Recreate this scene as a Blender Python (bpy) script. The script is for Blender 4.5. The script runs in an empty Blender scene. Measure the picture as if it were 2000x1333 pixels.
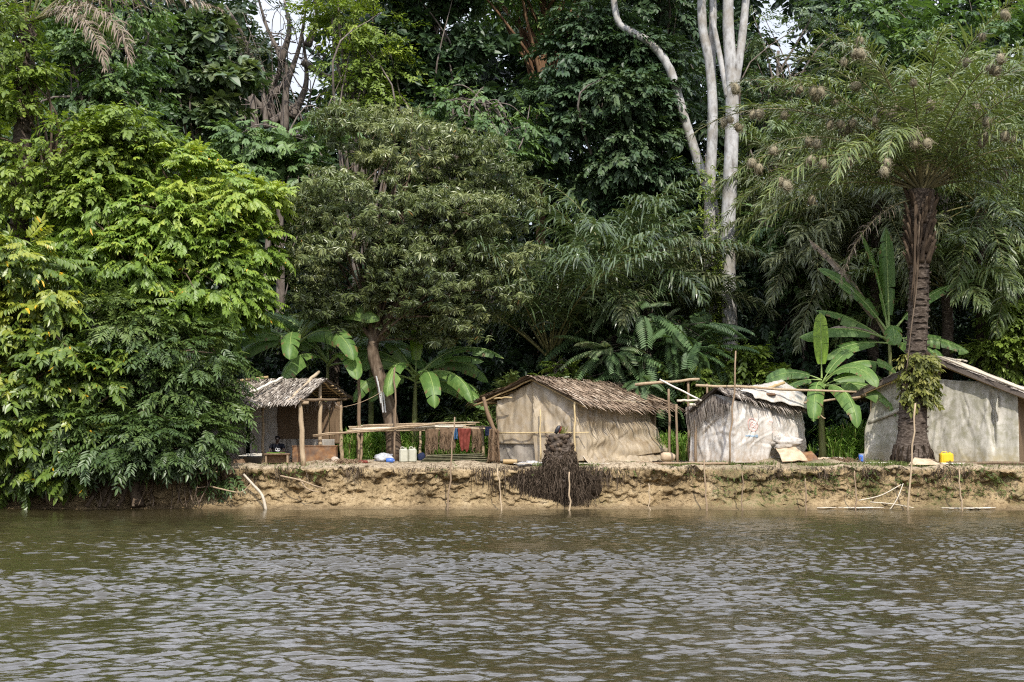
import bpy, math, random
import numpy as np

rng = np.random.default_rng(11)
random.seed(11)
scn = bpy.context.scene
COL = scn.collection
PI = math.pi

# ------------------------------------------------------------------ camera model
F = 2640.0
CAM = np.array([0.0, 0.0, 2.5])
PITCH = math.atan((832 - 666.5) / F)
_f = np.array([0, math.cos(PITCH), math.sin(PITCH)])
_u = np.array([0, -math.sin(PITCH), math.cos(PITCH)])


def at(px, py, Y):
    """point of the place seen at photo pixel (px, py) at distance Y"""
    d = np.array([(px - 1000) / F, 0, 0]) + (666.5 - py) / F * _u + _f
    return CAM + d * (Y / d[1])


def m(px, Y):
    return px * Y / F


# ------------------------------------------------------------------ noise
def _hash(ix, iy, iz, seed):
    h = (ix * 374761393 + iy * 668265263 + iz * 2147483647 + seed * 974711) & 0xFFFFFFFF
    h = ((h ^ (h >> 13)) * 1274126177) & 0xFFFFFFFF
    h = ((h ^ (h >> 16)) * 2246822519) & 0xFFFFFFFF
    return ((h ^ (h >> 15)) & 0xFFFF) / 65535.0


def vnoise(p, seed=0):
    p = np.asarray(p, float)
    i = np.floor(p).astype(np.int64)
    f = p - i
    f = f * f * (3 - 2 * f)
    r = 0
    for dx in (0, 1):
        wx = f[..., 0] if dx else 1 - f[..., 0]
        for dy in (0, 1):
            wy = f[..., 1] if dy else 1 - f[..., 1]
            for dz in (0, 1):
                wz = f[..., 2] if dz else 1 - f[..., 2]
                r = r + wx * wy * wz * _hash(i[..., 0] + dx, i[..., 1] + dy, i[..., 2] + dz, seed)
    return r * 2 - 1


def fbm(p, oct=4, seed=0, gain=0.5, lac=2.03):
    p = np.asarray(p, float)
    a, s, r = 1.0, 1.0, 0
    for k in range(oct):
        r = r + a * vnoise(p * s, seed + k * 17)
        a *= gain
        s *= lac
    return r


def fb1(x, seed=0, oct=3):
    x = np.asarray(x, float)
    return fbm(np.stack([x, x * 0 + 3.3, x * 0 + 7.7], -1), oct, seed)


def sstep(a, b, x):
    t = np.clip((np.asarray(x, float) - a) / (b - a), 0, 1)
    return t * t * (3 - 2 * t)


def nrm(v):
    v = np.asarray(v, float)
    return v / np.maximum(np.linalg.norm(v, axis=-1, keepdims=True), 1e-9)


# ------------------------------------------------------------------ mesh builder
class MB:
    def __init__(self):
        self.v, self.q, self.t, self.tq, self.tt, self.n = [], [], [], [], [], 0

    def add(self, v, q=None, t=None, tint=0.5):
        v = np.asarray(v, float).reshape(-1, 3)
        self.v.append(v)
        if q is not None and len(q):
            q = np.asarray(q, np.int64).reshape(-1, 4)
            self.q.append(q + self.n)
            self.tq.append(np.broadcast_to(np.asarray(tint, float), (len(q),)))
        if t is not None and len(t):
            t = np.asarray(t, np.int64).reshape(-1, 3)
            self.t.append(t + self.n)
            self.tt.append(np.broadcast_to(np.asarray(tint, float), (len(t),)) if q is None or not len(q) else np.full(len(t), float(np.mean(tint))))
        self.n += len(v)
        return self

    def build(self, name, mat, parent=None, smooth=False, origin=None):
        v = np.concatenate(self.v)
        if parent is not None and origin is None:
            o = np.array(parent.location)
            if parent.parent is not None:
                o = o + np.array(parent.parent.location)
            loc = (0, 0, 0)
        elif origin is not None:
            o = np.asarray(origin, float)
            loc = tuple(o) if parent is None else (0, 0, 0)
        else:
            o = np.array([0.0, 0, 0]); loc = (0, 0, 0)
        v = v - o
        q = np.concatenate(self.q) if self.q else np.zeros((0, 4), np.int64)
        t = np.concatenate(self.t) if self.t else np.zeros((0, 3), np.int64)
        me = bpy.data.meshes.new(name)
        me.vertices.add(len(v))
        me.vertices.foreach_set('co', v.astype(np.float32).ravel())
        L = np.concatenate([q.ravel(), t.ravel()]).astype(np.int32)
        me.loops.add(len(L))
        me.loops.foreach_set('vertex_index', L)
        np_ = len(q) + len(t)
        me.polygons.add(np_)
        st = np.concatenate([np.arange(len(q)) * 4, len(q) * 4 + np.arange(len(t)) * 3]).astype(np.int32)
        me.polygons.foreach_set('loop_start', st)
        me.polygons.foreach_set('use_smooth', np.full(np_, bool(smooth)))
        me.update(calc_edges=True)
        a = me.attributes.new('tint', 'FLOAT', 'FACE')
        tv = np.concatenate(self.tq + self.tt) if (self.tq or self.tt) else np.zeros(0)
        a.data.foreach_set('value', tv.astype(np.float32))
        if mat is not None:
            me.materials.append(mat)
        o_ = bpy.data.objects.new(name, me)
        COL.objects.link(o_)
        o_.location = loc
        if parent is not None:
            o_.parent = parent
        return o_


def tag(o, label=None, cat=None, group=None, kind=None):
    if label: o['label'] = label
    if cat: o['category'] = cat
    if group: o['group'] = group
    if kind: o['kind'] = kind
    return o


def thing(name, label, cat, loc=(0, 0, 0), group=None):
    o = bpy.data.objects.new(name, None)
    COL.objects.link(o)
    o.location = tuple(float(c) for c in loc)
    o.empty_display_size = 0.2
    return tag(o, label, cat, group)


# ------------------------------------------------------------------ primitives
def tube(mb, pts, rad, n=8, tint=0.5, wob=0.0, cap=True):
    pts = np.asarray(pts, float)
    k = len(pts)
    rad = np.broadcast_to(np.asarray(rad, float), (k,)) if np.ndim(rad) == 0 else np.interp(np.linspace(0, 1, k), np.linspace(0, 1, len(rad)), rad)
    tg = nrm(np.gradient(pts, axis=0))
    ref = np.array([0, 0, 1.0]) if abs(tg[0, 2]) < 0.9 else np.array([1.0, 0, 0])
    x = nrm(np.cross(ref, tg[0]))
    X = [x]
    for i in range(1, k):
        x = X[-1] - tg[i] * np.dot(X[-1], tg[i])
        X.append(nrm(x))
    X = np.array(X)
    Yv = np.cross(tg, X)
    a = np.arange(n) / n * 2 * PI
    r = rad[:, None] * np.ones(n)
    if wob:
        r = r * (1 + wob * rng.uniform(-1, 1, (k, n)))
    V = pts[:, None] + r[..., None] * (np.cos(a)[None, :, None] * X[:, None] + np.sin(a)[None, :, None] * Yv[:, None])
    V = V.reshape(-1, 3)
    i, j = np.meshgrid(np.arange(k - 1), np.arange(n), indexing='ij')
    j2 = (j + 1) % n
    q = np.stack([i * n + j, i * n + j2, (i + 1) * n + j2, (i + 1) * n + j], -1).reshape(-1, 4)
    t = None
    if cap:
        V = np.vstack([V, pts[:1], pts[-1:]])
        c0, c1 = k * n, k * n + 1
        jj = np.arange(n); jn = (jj + 1) % n
        t = np.vstack([np.stack([jj * 0 + c0, jn, jj], -1), np.stack([jj * 0 + c1, (k - 1) * n + jj, (k - 1) * n + jn], -1)])
    mb.add(V, q, t, tint)


def line(p0, p1, n=6, wob=0.02, sag=0.0):
    p0 = np.asarray(p0, float); p1 = np.asarray(p1, float)
    s = np.linspace(0, 1, n)[:, None]
    p = p0 + (p1 - p0) * s
    w = rng.normal(0, wob, (n, 3)); w[0] = 0; w[-1] = 0
    p = p + w
    p[:, 2] -= sag * (4 * s[:, 0] * (1 - s[:, 0]))
    return p


def curve(ctrl, n=16):
    """Catmull-Rom through the control points"""
    c = np.asarray(ctrl, float)
    if len(c) == 2:
        return line(c[0], c[1], n, 0)
    c = np.vstack([2 * c[0] - c[1], c, 2 * c[-1] - c[-2]])
    out = []
    seg = len(c) - 3
    for s in np.linspace(0, seg - 1e-6, n):
        i = int(s); t = s - i
        p0, p1, p2, p3 = c[i:i + 4]
        out.append(0.5 * ((2 * p1) + (p2 - p0) * t + (2 * p0 - 5 * p1 + 4 * p2 - p3) * t * t + (3 * p1 - p0 - 3 * p2 + p3) * t ** 3))
    return np.array(out)


def box(mb, c, sx, sy, sz, rz=0.0, tint=0.5, bev=0.012, tilt=None):
    """bevelled box, c = centre of its base"""
    b = min(bev, sx * .3, sy * .3, sz * .3)
    hx, hy = sx / 2, sy / 2
    ring = lambda x, y, z, bb: [(-x + bb, -y, z), (x - bb, -y, z), (x, -y + bb, z), (x, y - bb, z), (x - bb, y, z), (-x + bb, y, z), (-x, y - bb, z), (-x, -y + bb, z)]
    rs = [ring(hx - b, hy - b, 0, b), ring(hx, hy, b, b), ring(hx, hy, sz - b, b), ring(hx - b, hy - b, sz, b)]
    V = np.array(sum(rs, []), float)
    if tilt is not None:
        V = V @ np.asarray(tilt, float).T
    cs, sn = math.cos(rz), math.sin(rz)
    V = np.stack([V[:, 0] * cs - V[:, 1] * sn, V[:, 0] * sn + V[:, 1] * cs, V[:, 2]], -1) + np.asarray(c, float)
    q = []
    for k in range(3):
        for j in range(8):
            j2 = (j + 1) % 8
            q.append((k * 8 + j, k * 8 + j2, (k + 1) * 8 + j2, (k + 1) * 8 + j))
    for o in (0, 24):
        f = [(0, 1, 2, 7), (7, 2, 3, 6), (6, 3, 4, 5)]
        for a_ in f:
            q.append(tuple(o + z for z in (a_ if o else a_[::-1])))
    mb.add(V, q, None, tint)


def lathe(mb, c, prof, n=20, tint=0.5, squash=(1, 1)):
    prof = np.asarray(prof, float)
    k = len(prof)
    a = np.arange(n) / n * 2 * PI
    V = np.stack([prof[:, :1] * np.cos(a) * squash[0], prof[:, :1] * np.sin(a) * squash[1], prof[:, 1:] + 0 * a], -1).reshape(-1, 3) + np.asarray(c, float)
    i, j = np.meshgrid(np.arange(k - 1), np.arange(n), indexing='ij')
    q = np.stack([i * n + j, i * n + (j + 1) % n, (i + 1) * n + (j + 1) % n, (i + 1) * n + j], -1).reshape(-1, 4)
    mb.add(V, q, None, tint)


def sheet(mb, P, thick=0.014, tint=0.5, mask=None):
    """P (nu, nv, 3) surface given a real thickness"""
    P = np.asarray(P, float)
    nu, nv = P.shape[:2]
    N = nrm(np.cross(np.gradient(P, axis=0), np.gradient(P, axis=1)))
    A = P + N * thick / 2; B = P - N * thick / 2
    V = np.concatenate([A.reshape(-1, 3), B.reshape(-1, 3)])
    i, j = np.meshgrid(np.arange(nu - 1), np.arange(nv - 1), indexing='ij')
    q = np.stack([i * nv + j, (i + 1) * nv + j, (i + 1) * nv + j + 1, i * nv + j + 1], -1).reshape(-1, 4)
    if mask is not None:
        q = q[mask[:-1, :-1].reshape(-1)]
    Q = [q, q[:, ::-1] + nu * nv]
    if mask is None:
        o = nu * nv
        ring = [(a, 0) for a in range(nu)] + [(nu - 1, b) for b in range(1, nv)] + [(a, nv - 1) for a in range(nu - 2, -1, -1)] + [(0, b) for b in range(nv - 2, 0, -1)]
        idx = np.array([a * nv + b for a, b in ring])
        nx = np.roll(idx, -1)
        Q.append(np.stack([nx, idx, idx + o, nx + o], -1))
    mb.add(V, np.concatenate(Q), None, tint)


def blob(mb, c, r, n=10, amp=0.25, freq=2.0, seed=0, tint=0.5, flat=None):
    """lumpy closed ellipsoid"""
    r = np.broadcast_to(np.asarray(r, float), (3,))
    th = np.linspace(0, PI, n + 1); ph = np.arange(n * 2) / (n * 2) * 2 * PI
    D = np.stack([np.sin(th)[:, None] * np.cos(ph), np.sin(th)[:, None] * np.sin(ph), np.cos(th)[:, None] + 0 * ph], -1)
    k = 1 + amp * fbm(D * freq + seed * 3.1, 3, seed)
    k[0] = k[0].mean(); k[-1] = k[-1].mean()
    V = D * k[..., None] * r
    if flat is not None:
        V[..., 2] = np.maximum(V[..., 2], flat)
    V = V + np.asarray(c, float)
    nn = 2 * n
    i, j = np.meshgrid(np.arange(n), np.arange(nn), indexing='ij')
    q = np.stack([i * nn + j, (i + 1) * nn + j, (i + 1) * nn + (j + 1) % nn, i * nn + (j + 1) % nn], -1).reshape(-1, 4)
    mb.add(V.reshape(-1, 3), q, None, tint)


# ------------------------------------------------------------------ materials
def _new(name):
    mt = bpy.data.materials.new(name)
    mt.use_nodes = True
    nt = mt.node_tree
    for n in list(nt.nodes): nt.nodes.remove(n)
    out = nt.nodes.new('ShaderNodeOutputMaterial')
    return mt, nt, out


def N(nt, t, **kw):
    n = nt.nodes.new(t)
    for k, v in kw.items(): setattr(n, k, v)
    return n


def ramp(nt, fac, stops):
    r = nt.nodes.new('ShaderNodeValToRGB')
    e = r.color_ramp.elements
    while len(e) > 1: e.remove(e[0])
    e[0].position = stops[0][0]; e[0].color = (*stops[0][1], 1)
    for p, c in stops[1:]:
        x = e.new(p); x.color = (*c, 1)
    nt.links.new(fac, r.inputs[0])
    return r.outputs[0]


def mixc(nt, fac, a, b, mode='MIX'):
    n = nt.nodes.new('ShaderNodeMix'); n.data_type = 'RGBA'; n.blend_type = mode
    for s, v in ((0, fac), (6, a), (7, b)):
        if hasattr(v, 'is_output'): nt.links.new(v, n.inputs[s])
        elif isinstance(v, (int, float)): n.inputs[s].default_value = v
        else: n.inputs[s].default_value = (*v, 1)
    return n.outputs[2]


def noise(nt, scale, detail=4, rough=0.55, vec=None, dist=0.0, stretch=None):
    tc = nt.nodes.new('ShaderNodeNewGeometry').outputs['Position'] if vec is None else vec
    if stretch is not None:
        mp = nt.nodes.new('ShaderNodeMapping'); mp.inputs['Scale'].default_value = stretch
        nt.links.new(tc, mp.inputs['Vector']); tc = mp.outputs[0]
    n = nt.nodes.new('ShaderNodeTexNoise')
    n.inputs['Scale'].default_value = scale; n.inputs['Detail'].default_value = detail
    n.inputs['Roughness'].default_value = rough; n.inputs['Distortion'].default_value = dist
    nt.links.new(tc, n.inputs['Vector'])
    return n.outputs[0]


def bump(nt, h, strength=0.4, dist=0.02):
    b = nt.nodes.new('ShaderNodeBump')
    b.inputs['Strength'].default_value = strength; b.inputs['Distance'].default_value = dist
    nt.links.new(h, b.inputs['Height'])
    return b.outputs[0]


def princ(nt, out, col, rough=0.8, spec=0.3, normal=None):
    p = nt.nodes.new('ShaderNodeBsdfPrincipled')
    if hasattr(col, 'is_output'): nt.links.new(col, p.inputs['Base Color'])
    else: p.inputs['Base Color'].default_value = (*col, 1)
    p.inputs['Roughness'].default_value = rough
    p.inputs['Specular IOR Level'].default_value = spec
    if normal is not None: nt.links.new(normal, p.inputs['Normal'])
    if out is not None: nt.links.new(p.outputs[0], out.inputs[0])
    return p


def mat_leaf(name, stops, trans=0.3, rough=0.45, spec=0.35, tcol=(1.25, 1.3, 0.5)):
    mt, nt, out = _new(name)
    a = N(nt, 'ShaderNodeAttribute', attribute_name='tint')
    c = ramp(nt, a.outputs['Fac'], stops)
    p = princ(nt, None, c, rough, spec)
    t = nt.nodes.new('ShaderNodeBsdfTranslucent')
    tc = mixc(nt, 1.0, c, tcol, 'MULTIPLY')
    nt.links.new(tc, t.inputs[0])
    mx = nt.nodes.new('ShaderNodeMixShader'); mx.inputs[0].default_value = trans
    nt.links.new(p.outputs[0], mx.inputs[1]); nt.links.new(t.outputs[0], mx.inputs[2])
    nt.links.new(mx.outputs[0], out.inputs[0])
    return mt


def mat_tint(name, stops, rough=0.8, spec=0.2, nscale=18, namp=0.5, bstr=0.35, stretch=None):
    """colour from the per-face tint plus a weathering noise"""
    mt, nt, out = _new(name)
    a = N(nt, 'ShaderNodeAttribute', attribute_name='tint')
    nz = noise(nt, nscale, 4, 0.6, stretch=stretch)
    mm = N(nt, 'ShaderNodeMath', operation='MULTIPLY_ADD')
    nt.links.new(nz, mm.inputs[0]); mm.inputs[1].default_value = namp; mm.inputs[2].default_value = -namp / 2
    ad = N(nt, 'ShaderNodeMath', operation='ADD')
    nt.links.new(a.outputs['Fac'], ad.inputs[0]); nt.links.new(mm.outputs[0], ad.inputs[1])
    c = ramp(nt, ad.outputs[0], stops)
    princ(nt, out, c, rough, spec, bump(nt, nz, bstr, 0.02))
    return mt


def mat_noise(name, stops, scale=4, rough=0.85, spec=0.2, bstr=0.4, bdist=0.02, stretch=None, detail=6, scale2=None, stops2=None, amt2=0.5, dist=0.0):
    mt, nt, out = _new(name)
    nz = noise(nt, scale, detail, 0.6, stretch=stretch, dist=dist)
    c = ramp(nt, nz, stops)
    if scale2:
        n2 = noise(nt, scale2, 5, 0.6)
        k = ramp(nt, n2, [(0.45, (0, 0, 0)), (0.62, (amt2,) * 3)])
        c = mixc(nt, k, c, stops2)
    princ(nt, out, c, rough, spec, bump(nt, nz, bstr, bdist))
    return mt


def mat_plain(name, col, rough=0.6, spec=0.3, var=0.15, scale=12):
    lo = tuple(x * (1 - var) for x in col); hi = tuple(min(1, x * (1 + var)) for x in col)
    return mat_noise(name, [(0.3, lo), (0.7, hi)], scale, rough, spec, 0.15, 0.01)
# ================================================================== camera, light, sky
cd = bpy.data.cameras.new('camera')
cam = bpy.data.objects.new('camera', cd); COL.objects.link(cam)
cam.location = CAM; cam.rotation_euler = (PI / 2 + PITCH, 0, 0)
cd.sensor_width = 36; cd.lens = 36 * F / 2000; cd.clip_end = 2000; cd.clip_start = 0.1
scn.camera = cam

SUN_EL, SUN_AZ = math.radians(46), math.radians(168)      # azimuth clockwise from +Y: behind the camera, to its left
w = bpy.data.worlds.new('World'); scn.world = w; w.use_nodes = True
nt = w.node_tree
bg = nt.nodes['Background']
sky = nt.nodes.new('ShaderNodeTexSky'); sky.sky_type = 'NISHITA'; sky.sun_disc = False
sky.sun_elevation = SUN_EL; sky.sun_rotation = SUN_AZ
sky.air_density = 1.0; sky.dust_density = 3.5; sky.ozone_density = 1.0
# thin bright cloud veil over the blue
tcw = nt.nodes.new('ShaderNodeTexCoord')
nzw = noise(nt, 2.2, 6, 0.55, tcw.outputs['Generated'], 0.4)
veil = ramp(nt, nzw, [(0.30, (0.55,) * 3), (0.62, (0.95,) * 3)])
szw = nt.nodes.new('ShaderNodeSeparateXYZ'); nt.links.new(tcw.outputs['Generated'], szw.inputs[0])
cl = ramp(nt, szw.outputs['Z'], [(0.0, (.52, .55, .62)), (.40, (.76, .79, .87)), (.62, (1.85, 1.95, 2.35)), (1.0, (1.6, 1.7, 2.05))])
cl = mixc(nt, 1.0, cl, (9.0, 9.0, 9.0), 'MULTIPLY')
skc = mixc(nt, veil, sky.outputs[0], cl)
nt.links.new(skc, bg.inputs[0])
bg.inputs[1].default_value = 0.13

ld = bpy.data.lights.new('sun', 'SUN'); ld.energy = 3.7; ld.angle = math.radians(0.6); ld.color = (1.0, 0.94, 0.84)
sun = bpy.data.objects.new('sun', ld); COL.objects.link(sun)
sd = np.array([math.sin(SUN_AZ) * math.cos(SUN_EL), math.cos(SUN_AZ) * math.cos(SUN_EL), math.sin(SUN_EL)])
from mathutils import Vector
sun.rotation_euler = Vector(sd).to_track_quat('Z', 'Y').to_euler()
sun.location = (0, -20, 60)

scn.view_settings.view_transform = 'Standard'; scn.view_settings.look = 'None'
scn.view_settings.gamma = 1.0; scn.view_settings.exposure = 0.45
cy = scn.cycles
cy.max_bounces = 6; cy.diffuse_bounces = 3; cy.glossy_bounces = 3; cy.transmission_bounces = 4; cy.transparent_max_bounces = 4
cy.use_denoising = False; cy.use_adaptive_sampling = False; cy.filter_width = 1.15
try:
    cy.denoiser = 'OPENIMAGEDENOISE'; cy.denoising_input_passes = 'RGB_ALBEDO_NORMAL'; cy.denoising_prefilter = 'ACCURATE'
except Exception: pass
cy.sample_clamp_indirect = 4.0
cy.caustics_reflective = False; cy.caustics_refractive = False

# ================================================================== ground
def yw(x):                       # waterline
    return 40.75 - 0.022 * np.clip(x, -40, 40) + 0.32 * fb1(np.asarray(x) * 0.45, 5, 3)


def gz(x, Y):                    # height of the dry ground (smooth)
    Y = np.asarray(Y, float)
    return np.interp(Y, [41.2, 42.0, 44, 47, 52, 60, 80, 120, 400], [1.26, 1.30, 1.33, 1.36, 1.5, 1.9, 3.2, 5, 9]) + 0 * np.asarray(x)


def g3(x, Y):
    return np.array([x, Y, float(gz(x, Y))])


def ground_at(px, Y):
    x = (px - 1000) / F * Y
    return np.array([x, Y, float(gz(x, Y))])


def build_ground():
    xs = np.concatenate([np.linspace(-260, -24, 30), np.arange(-22, 18.01, 0.05), np.linspace(20, 260, 30)])
    prof = [(-30, -3), (-6, -1.3), (-1.5, -0.45), (-.45, -.13), (-.12, -.03), (0, .02), (.14, .06), (.26, .10), (.36, .16), (.45, .28), (.52, .45), (.56, .65), (.60, .82), (.60, .96), (.54, 1.07), (.54, 1.15), (.66, 1.215), (.85, 1.245), (1.1, 1.262)]
    pf = [prof[0], prof[1], prof[2], prof[3]]
    P = np.array(prof[3:])
    s = np.concatenate([[0], np.cumsum(np.linalg.norm(np.diff(P, axis=0), axis=1))])
    ss = np.linspace(0, s[-1], 62)[1:]
    fine = np.stack([np.interp(ss, s, P[:, 0]), np.interp(ss, s, P[:, 1])], -1)
    back = np.array([(1.35, 1.27), (1.65, 1.28), (2, 1.29), (2.5, 1.3), (3, 1.31), (4, 1.33), (5, 1.34), (6.5, 1.36), (8, 1.40), (11, 1.5), (15, 1.7), (20, 1.95), (30, 2.6), (40, 3.2), (80, 5), (200, 8), (400, 10)])
    pr = np.vstack([np.array(pf[:-1]), pf[-1:], fine, back])
    X = xs[:, None] + 0 * pr[:, 0]
    dy, z = pr[None, :, 0] + 0 * X, pr[None, :, 1] + 0 * X
    Y = yw(xs)[:, None] + dy
    face = sstep(0.0, .15, z) * (1 - sstep(1.19, 1.27, z)) * (dy < 1.05)
    # bulges and hollows of the cut bank
    q = np.stack([X, z * 1.4, Y * 0], -1)
    big = fbm(q * 0.9, 3, 31); mid = fbm(q * np.array([2.4, 3.2, 1]), 3, 32); fin = fbm(q * 8, 3, 33)
    hole = np.clip(fbm(q * np.array([3.2, 4.6, 1]), 2, 34) - 0.42, 0, 1)
    Y = Y + face * (0.24 * big + 0.10 * mid + 0.065 * fin + 0.16 * hole)
    under = (1 - sstep(-0.6, 0.3, big)) * face * sstep(.3, .7, z) * (1 - sstep(.85, 1.05, z))
    Y = Y + 0.12 * under
    z = z + face * (0.05 * fin + 0.03 * mid)
    # lip runs up and down, ground uneven
    top = sstep(1.0, 1.22, z) * (dy > 0.4)
    qq = np.stack([X, Y, 0 * X], -1)
    z = z + top * (0.12 * fbm(qq * 0.6, 3, 41) * (1 - sstep(3, 6, dy)) + 0.03 * fbm(qq * 2.2, 3, 42) + 0.012 * fbm(qq * 9, 2, 43))
    toe = (z > -0.2) & (z < 0.25) & (dy < .5)
    z = z + toe * (0.05 * fbm(qq * 3, 3, 44))
    V = np.stack([X, Y, z], -1)
    nu, nv = X.shape
    i, j = np.meshgrid(np.arange(nu - 1), np.arange(nv - 1), indexing='ij')
    Q = np.stack([i * nv + j, (i + 1) * nv + j, (i + 1) * nv + j + 1, i * nv + j + 1], -1).reshape(-1, 4)
    mb = MB(); mb.add(V.reshape(-1, 3), Q)
    mt, nt, out = _new('clay_earth')
    geo = nt.nodes.new('ShaderNodeNewGeometry')
    sx = nt.nodes.new('ShaderNodeSeparateXYZ'); nt.links.new(geo.outputs['Position'], sx.inputs[0])
    n1 = noise(nt, 1.6, 8, 0.62); n2 = noise(nt, 9, 8, 0.65); n3 = noise(nt, 0.55, 4, 0.5); n4 = noise(nt, 38, 4, 0.6)
    clay = ramp(nt, n1, [(0.28, (.15, .11, .06)), (0.40, (.28, .205, .11)), (0.55, (.40, .295, .16)), (0.7, (.48, .375, .225))])
    sand = ramp(nt, n2, [(0.3, (.34, .265, .17)), (0.7, (.50, .41, .285))])
    up = ramp(nt, sx.outputs['Z'], [(0.0, (0, 0, 0)), (1, (1, 1, 1))])
    mr = N(nt, 'ShaderNodeMapRange'); nt.links.new(sx.outputs['Z'], mr.inputs[0]); mr.inputs[1].default_value = 1.14; mr.inputs[2].default_value = 1.24
    c = mixc(nt, mr.outputs[0], clay, sand)
    # darker pits and crumbs of the face
    pit = ramp(nt, n2, [(0.36, (.30, .26, .22)), (0.52, (1, 1, 1))])
    c = mixc(nt, 0.75, c, mixc(nt, 1.0, c, pit, 'MULTIPLY'))
    # moss and small weeds towards the right end, damp foot
    mo = N(nt, 'ShaderNodeMapRange'); nt.links.new(sx.outputs['X'], mo.inputs[0]); mo.inputs[1].default_value = -2; mo.inputs[2].default_value = 9
    mo.inputs[3].default_value = 0.05; mo.inputs[4].default_value = 0.85
    mk = ramp(nt, n3, [(0.45, (0, 0, 0)), (0.6, (1, 1, 1))])
    mk2 = ramp(nt, n2, [(0.42, (0, 0, 0)), (0.6, (1, 1, 1))])
    mm = N(nt, 'ShaderNodeMath', operation='MULTIPLY'); nt.links.new(mk, mm.inputs[0]); nt.links.new(mo.outputs[0], mm.inputs[1])
    m3 = N(nt, 'ShaderNodeMath', operation='MULTIPLY'); nt.links.new(mm.outputs[0], m3.inputs[0]); nt.links.new(mk2, m3.inputs[1])
    c = mixc(nt, m3.outputs[0], c, (.085, .10, .03))
    wet = N(nt, 'ShaderNodeMapRange'); nt.links.new(sx.outputs['Z'], wet.inputs[0]); wet.inputs[1].default_value = 0.16; wet.inputs[2].default_value = 0.03
    wm = N(nt, 'ShaderNodeMath', operation='MULTIPLY'); nt.links.new(wet.outputs[0], wm.inputs[0]); wm.inputs[1].default_value = 0.6
    c = mixc(nt, wm.outputs[0], c, (.12, .085, .045))
    # leaf litter on the forest floor
    fr = N(nt, 'ShaderNodeMapRange'); nt.links.new(sx.outputs['Y'], fr.inputs[0]); fr.inputs[1].default_value = 45.0; fr.inputs[2].default_value = 47.5
    c = mixc(nt, fr.outputs[0], c, ramp(nt, n2, [(0.3, (.03, .03, .012)), (0.7, (.075, .06, .03))]))
    ha = N(nt, 'ShaderNodeMath', operation='ADD'); nt.links.new(n2, ha.inputs[0]); nt.links.new(n4, ha.inputs[1])
    princ(nt, out, c, 0.9, 0.15, bump(nt, ha.outputs[0], 1.0, 0.06))
    o = mb.build('ground', mt, smooth=True)
    tag(o, 'bare ochre clay river bank and the dry ground behind it', kind='structure')
    return V


GV = build_ground()


# ================================================================== water
def build_water():
    xs = np.concatenate([np.linspace(-260, -26, 24), np.arange(-24, -15, 0.2), np.arange(-15, 15, 0.042), np.arange(15, 24, 0.2), np.linspace(26, 260, 24)])
    ys = np.concatenate([np.linspace(-200, 3, 20), np.arange(4, 10.5, 0.2), np.arange(10.5, 42, 0.03), np.linspace(42.2, 48, 6)])
    X, Y = np.meshgrid(xs, ys, indexing='ij')
    r = np.random.default_rng(4)
    Z = np.zeros_like(X)
    wx = 0.5 * vnoise(np.stack([X * .35, Y * .35, X * 0], -1), 61) + .10 * fbm(np.stack([X * 1.5, Y * 2.2, X * 0], -1), 3, 66)
    wy = 0.5 * vnoise(np.stack([X * .35, Y * .35, X * 0 + 9], -1), 62) + .10 * fbm(np.stack([X * 1.5, Y * 2.2, X * 0 + 4], -1), 3, 67)
    gust = 0.84 + 0.62 * vnoise(np.stack([X * .10, Y * .28, X * 0], -1), 63) + .3 * vnoise(np.stack([X * .35, Y * .9, X * 0], -1), 64)
    for k in range(56):
        lam = 0.10 * (0.54 / 0.10) ** r.uniform(0, 1) ** 1.1
        th = PI / 2 + r.normal(0.12, 0.34)
        amp = 0.0125 * lam ** 0.9 * r.uniform(.6, 1.3) * (0.5 if lam > 1.0 else 1)
        ph = (np.cos(th) * (X + wx) + np.sin(th) * (Y + wy)) * 2 * PI / lam + r.uniform(0, 6.3)
        s = np.sin(ph)
        Z += amp * (s + 0.25 * np.cos(2 * ph)) * (gust if lam < 1.5 else 1)
    near = (np.abs(X) < 24) & (Y > 3) & (Y < 42)
    calm = (0.22 + 0.78 * (1 - sstep(26, 40, Y + .25 * np.clip(-X, 0, 12)))) * (.72 + .28 * sstep(-10, -2, X + .12 * (Y - 20)))
    Z = Z + .014 * (1 - 2 * np.abs(fbm(np.stack([X * 1.7, Y * 4.2, X * 0], -1), 4, 65))) * gust
    Z = np.where(near, Z, 0) * calm * WAVE
    V = np.stack([X, Y, Z], -1)
    nu, nv = X.shape
    i, j = np.meshgrid(np.arange(nu - 1), np.arange(nv - 1), indexing='ij')
    Q = np.stack([i * nv + j, (i + 1) * nv + j, (i + 1) * nv + j + 1, i * nv + j + 1], -1).reshape(-1, 4)
    mb = MB(); mb.add(V.reshape(-1, 3), Q)
    mt, nt, out = _new('river_water')
    n1 = noise(nt, 7.0, 4, 0.6, stretch=(0.45, 1.0, 1.0), dist=0.5)
    n2 = noise(nt, 0.35, 2, 0.5)
    col = ramp(nt, n2, [(0.35, (.029, .024, .009)), (0.65, (.038, .031, .014))])
    n9 = noise(nt, 22.0, 3, 0.6, stretch=(0.5, 1.0, 1.0), dist=0.3)
    hs = N(nt, 'ShaderNodeMath', operation='MULTIPLY_ADD'); nt.links.new(n9, hs.inputs[0]); hs.inputs[1].default_value = .45; nt.links.new(n1, hs.inputs[2])
    p = princ(nt, out, col, 0.09, 0.5, bump(nt, hs.outputs[0], 0.36, 0.03))
    p.inputs['IOR'].default_value = 1.6
    o = mb.build('water', mt, smooth=True)
    tag(o, 'muddy olive brown river with choppy ripples', kind='structure')


WAVE = 0.66
build_water()

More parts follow.
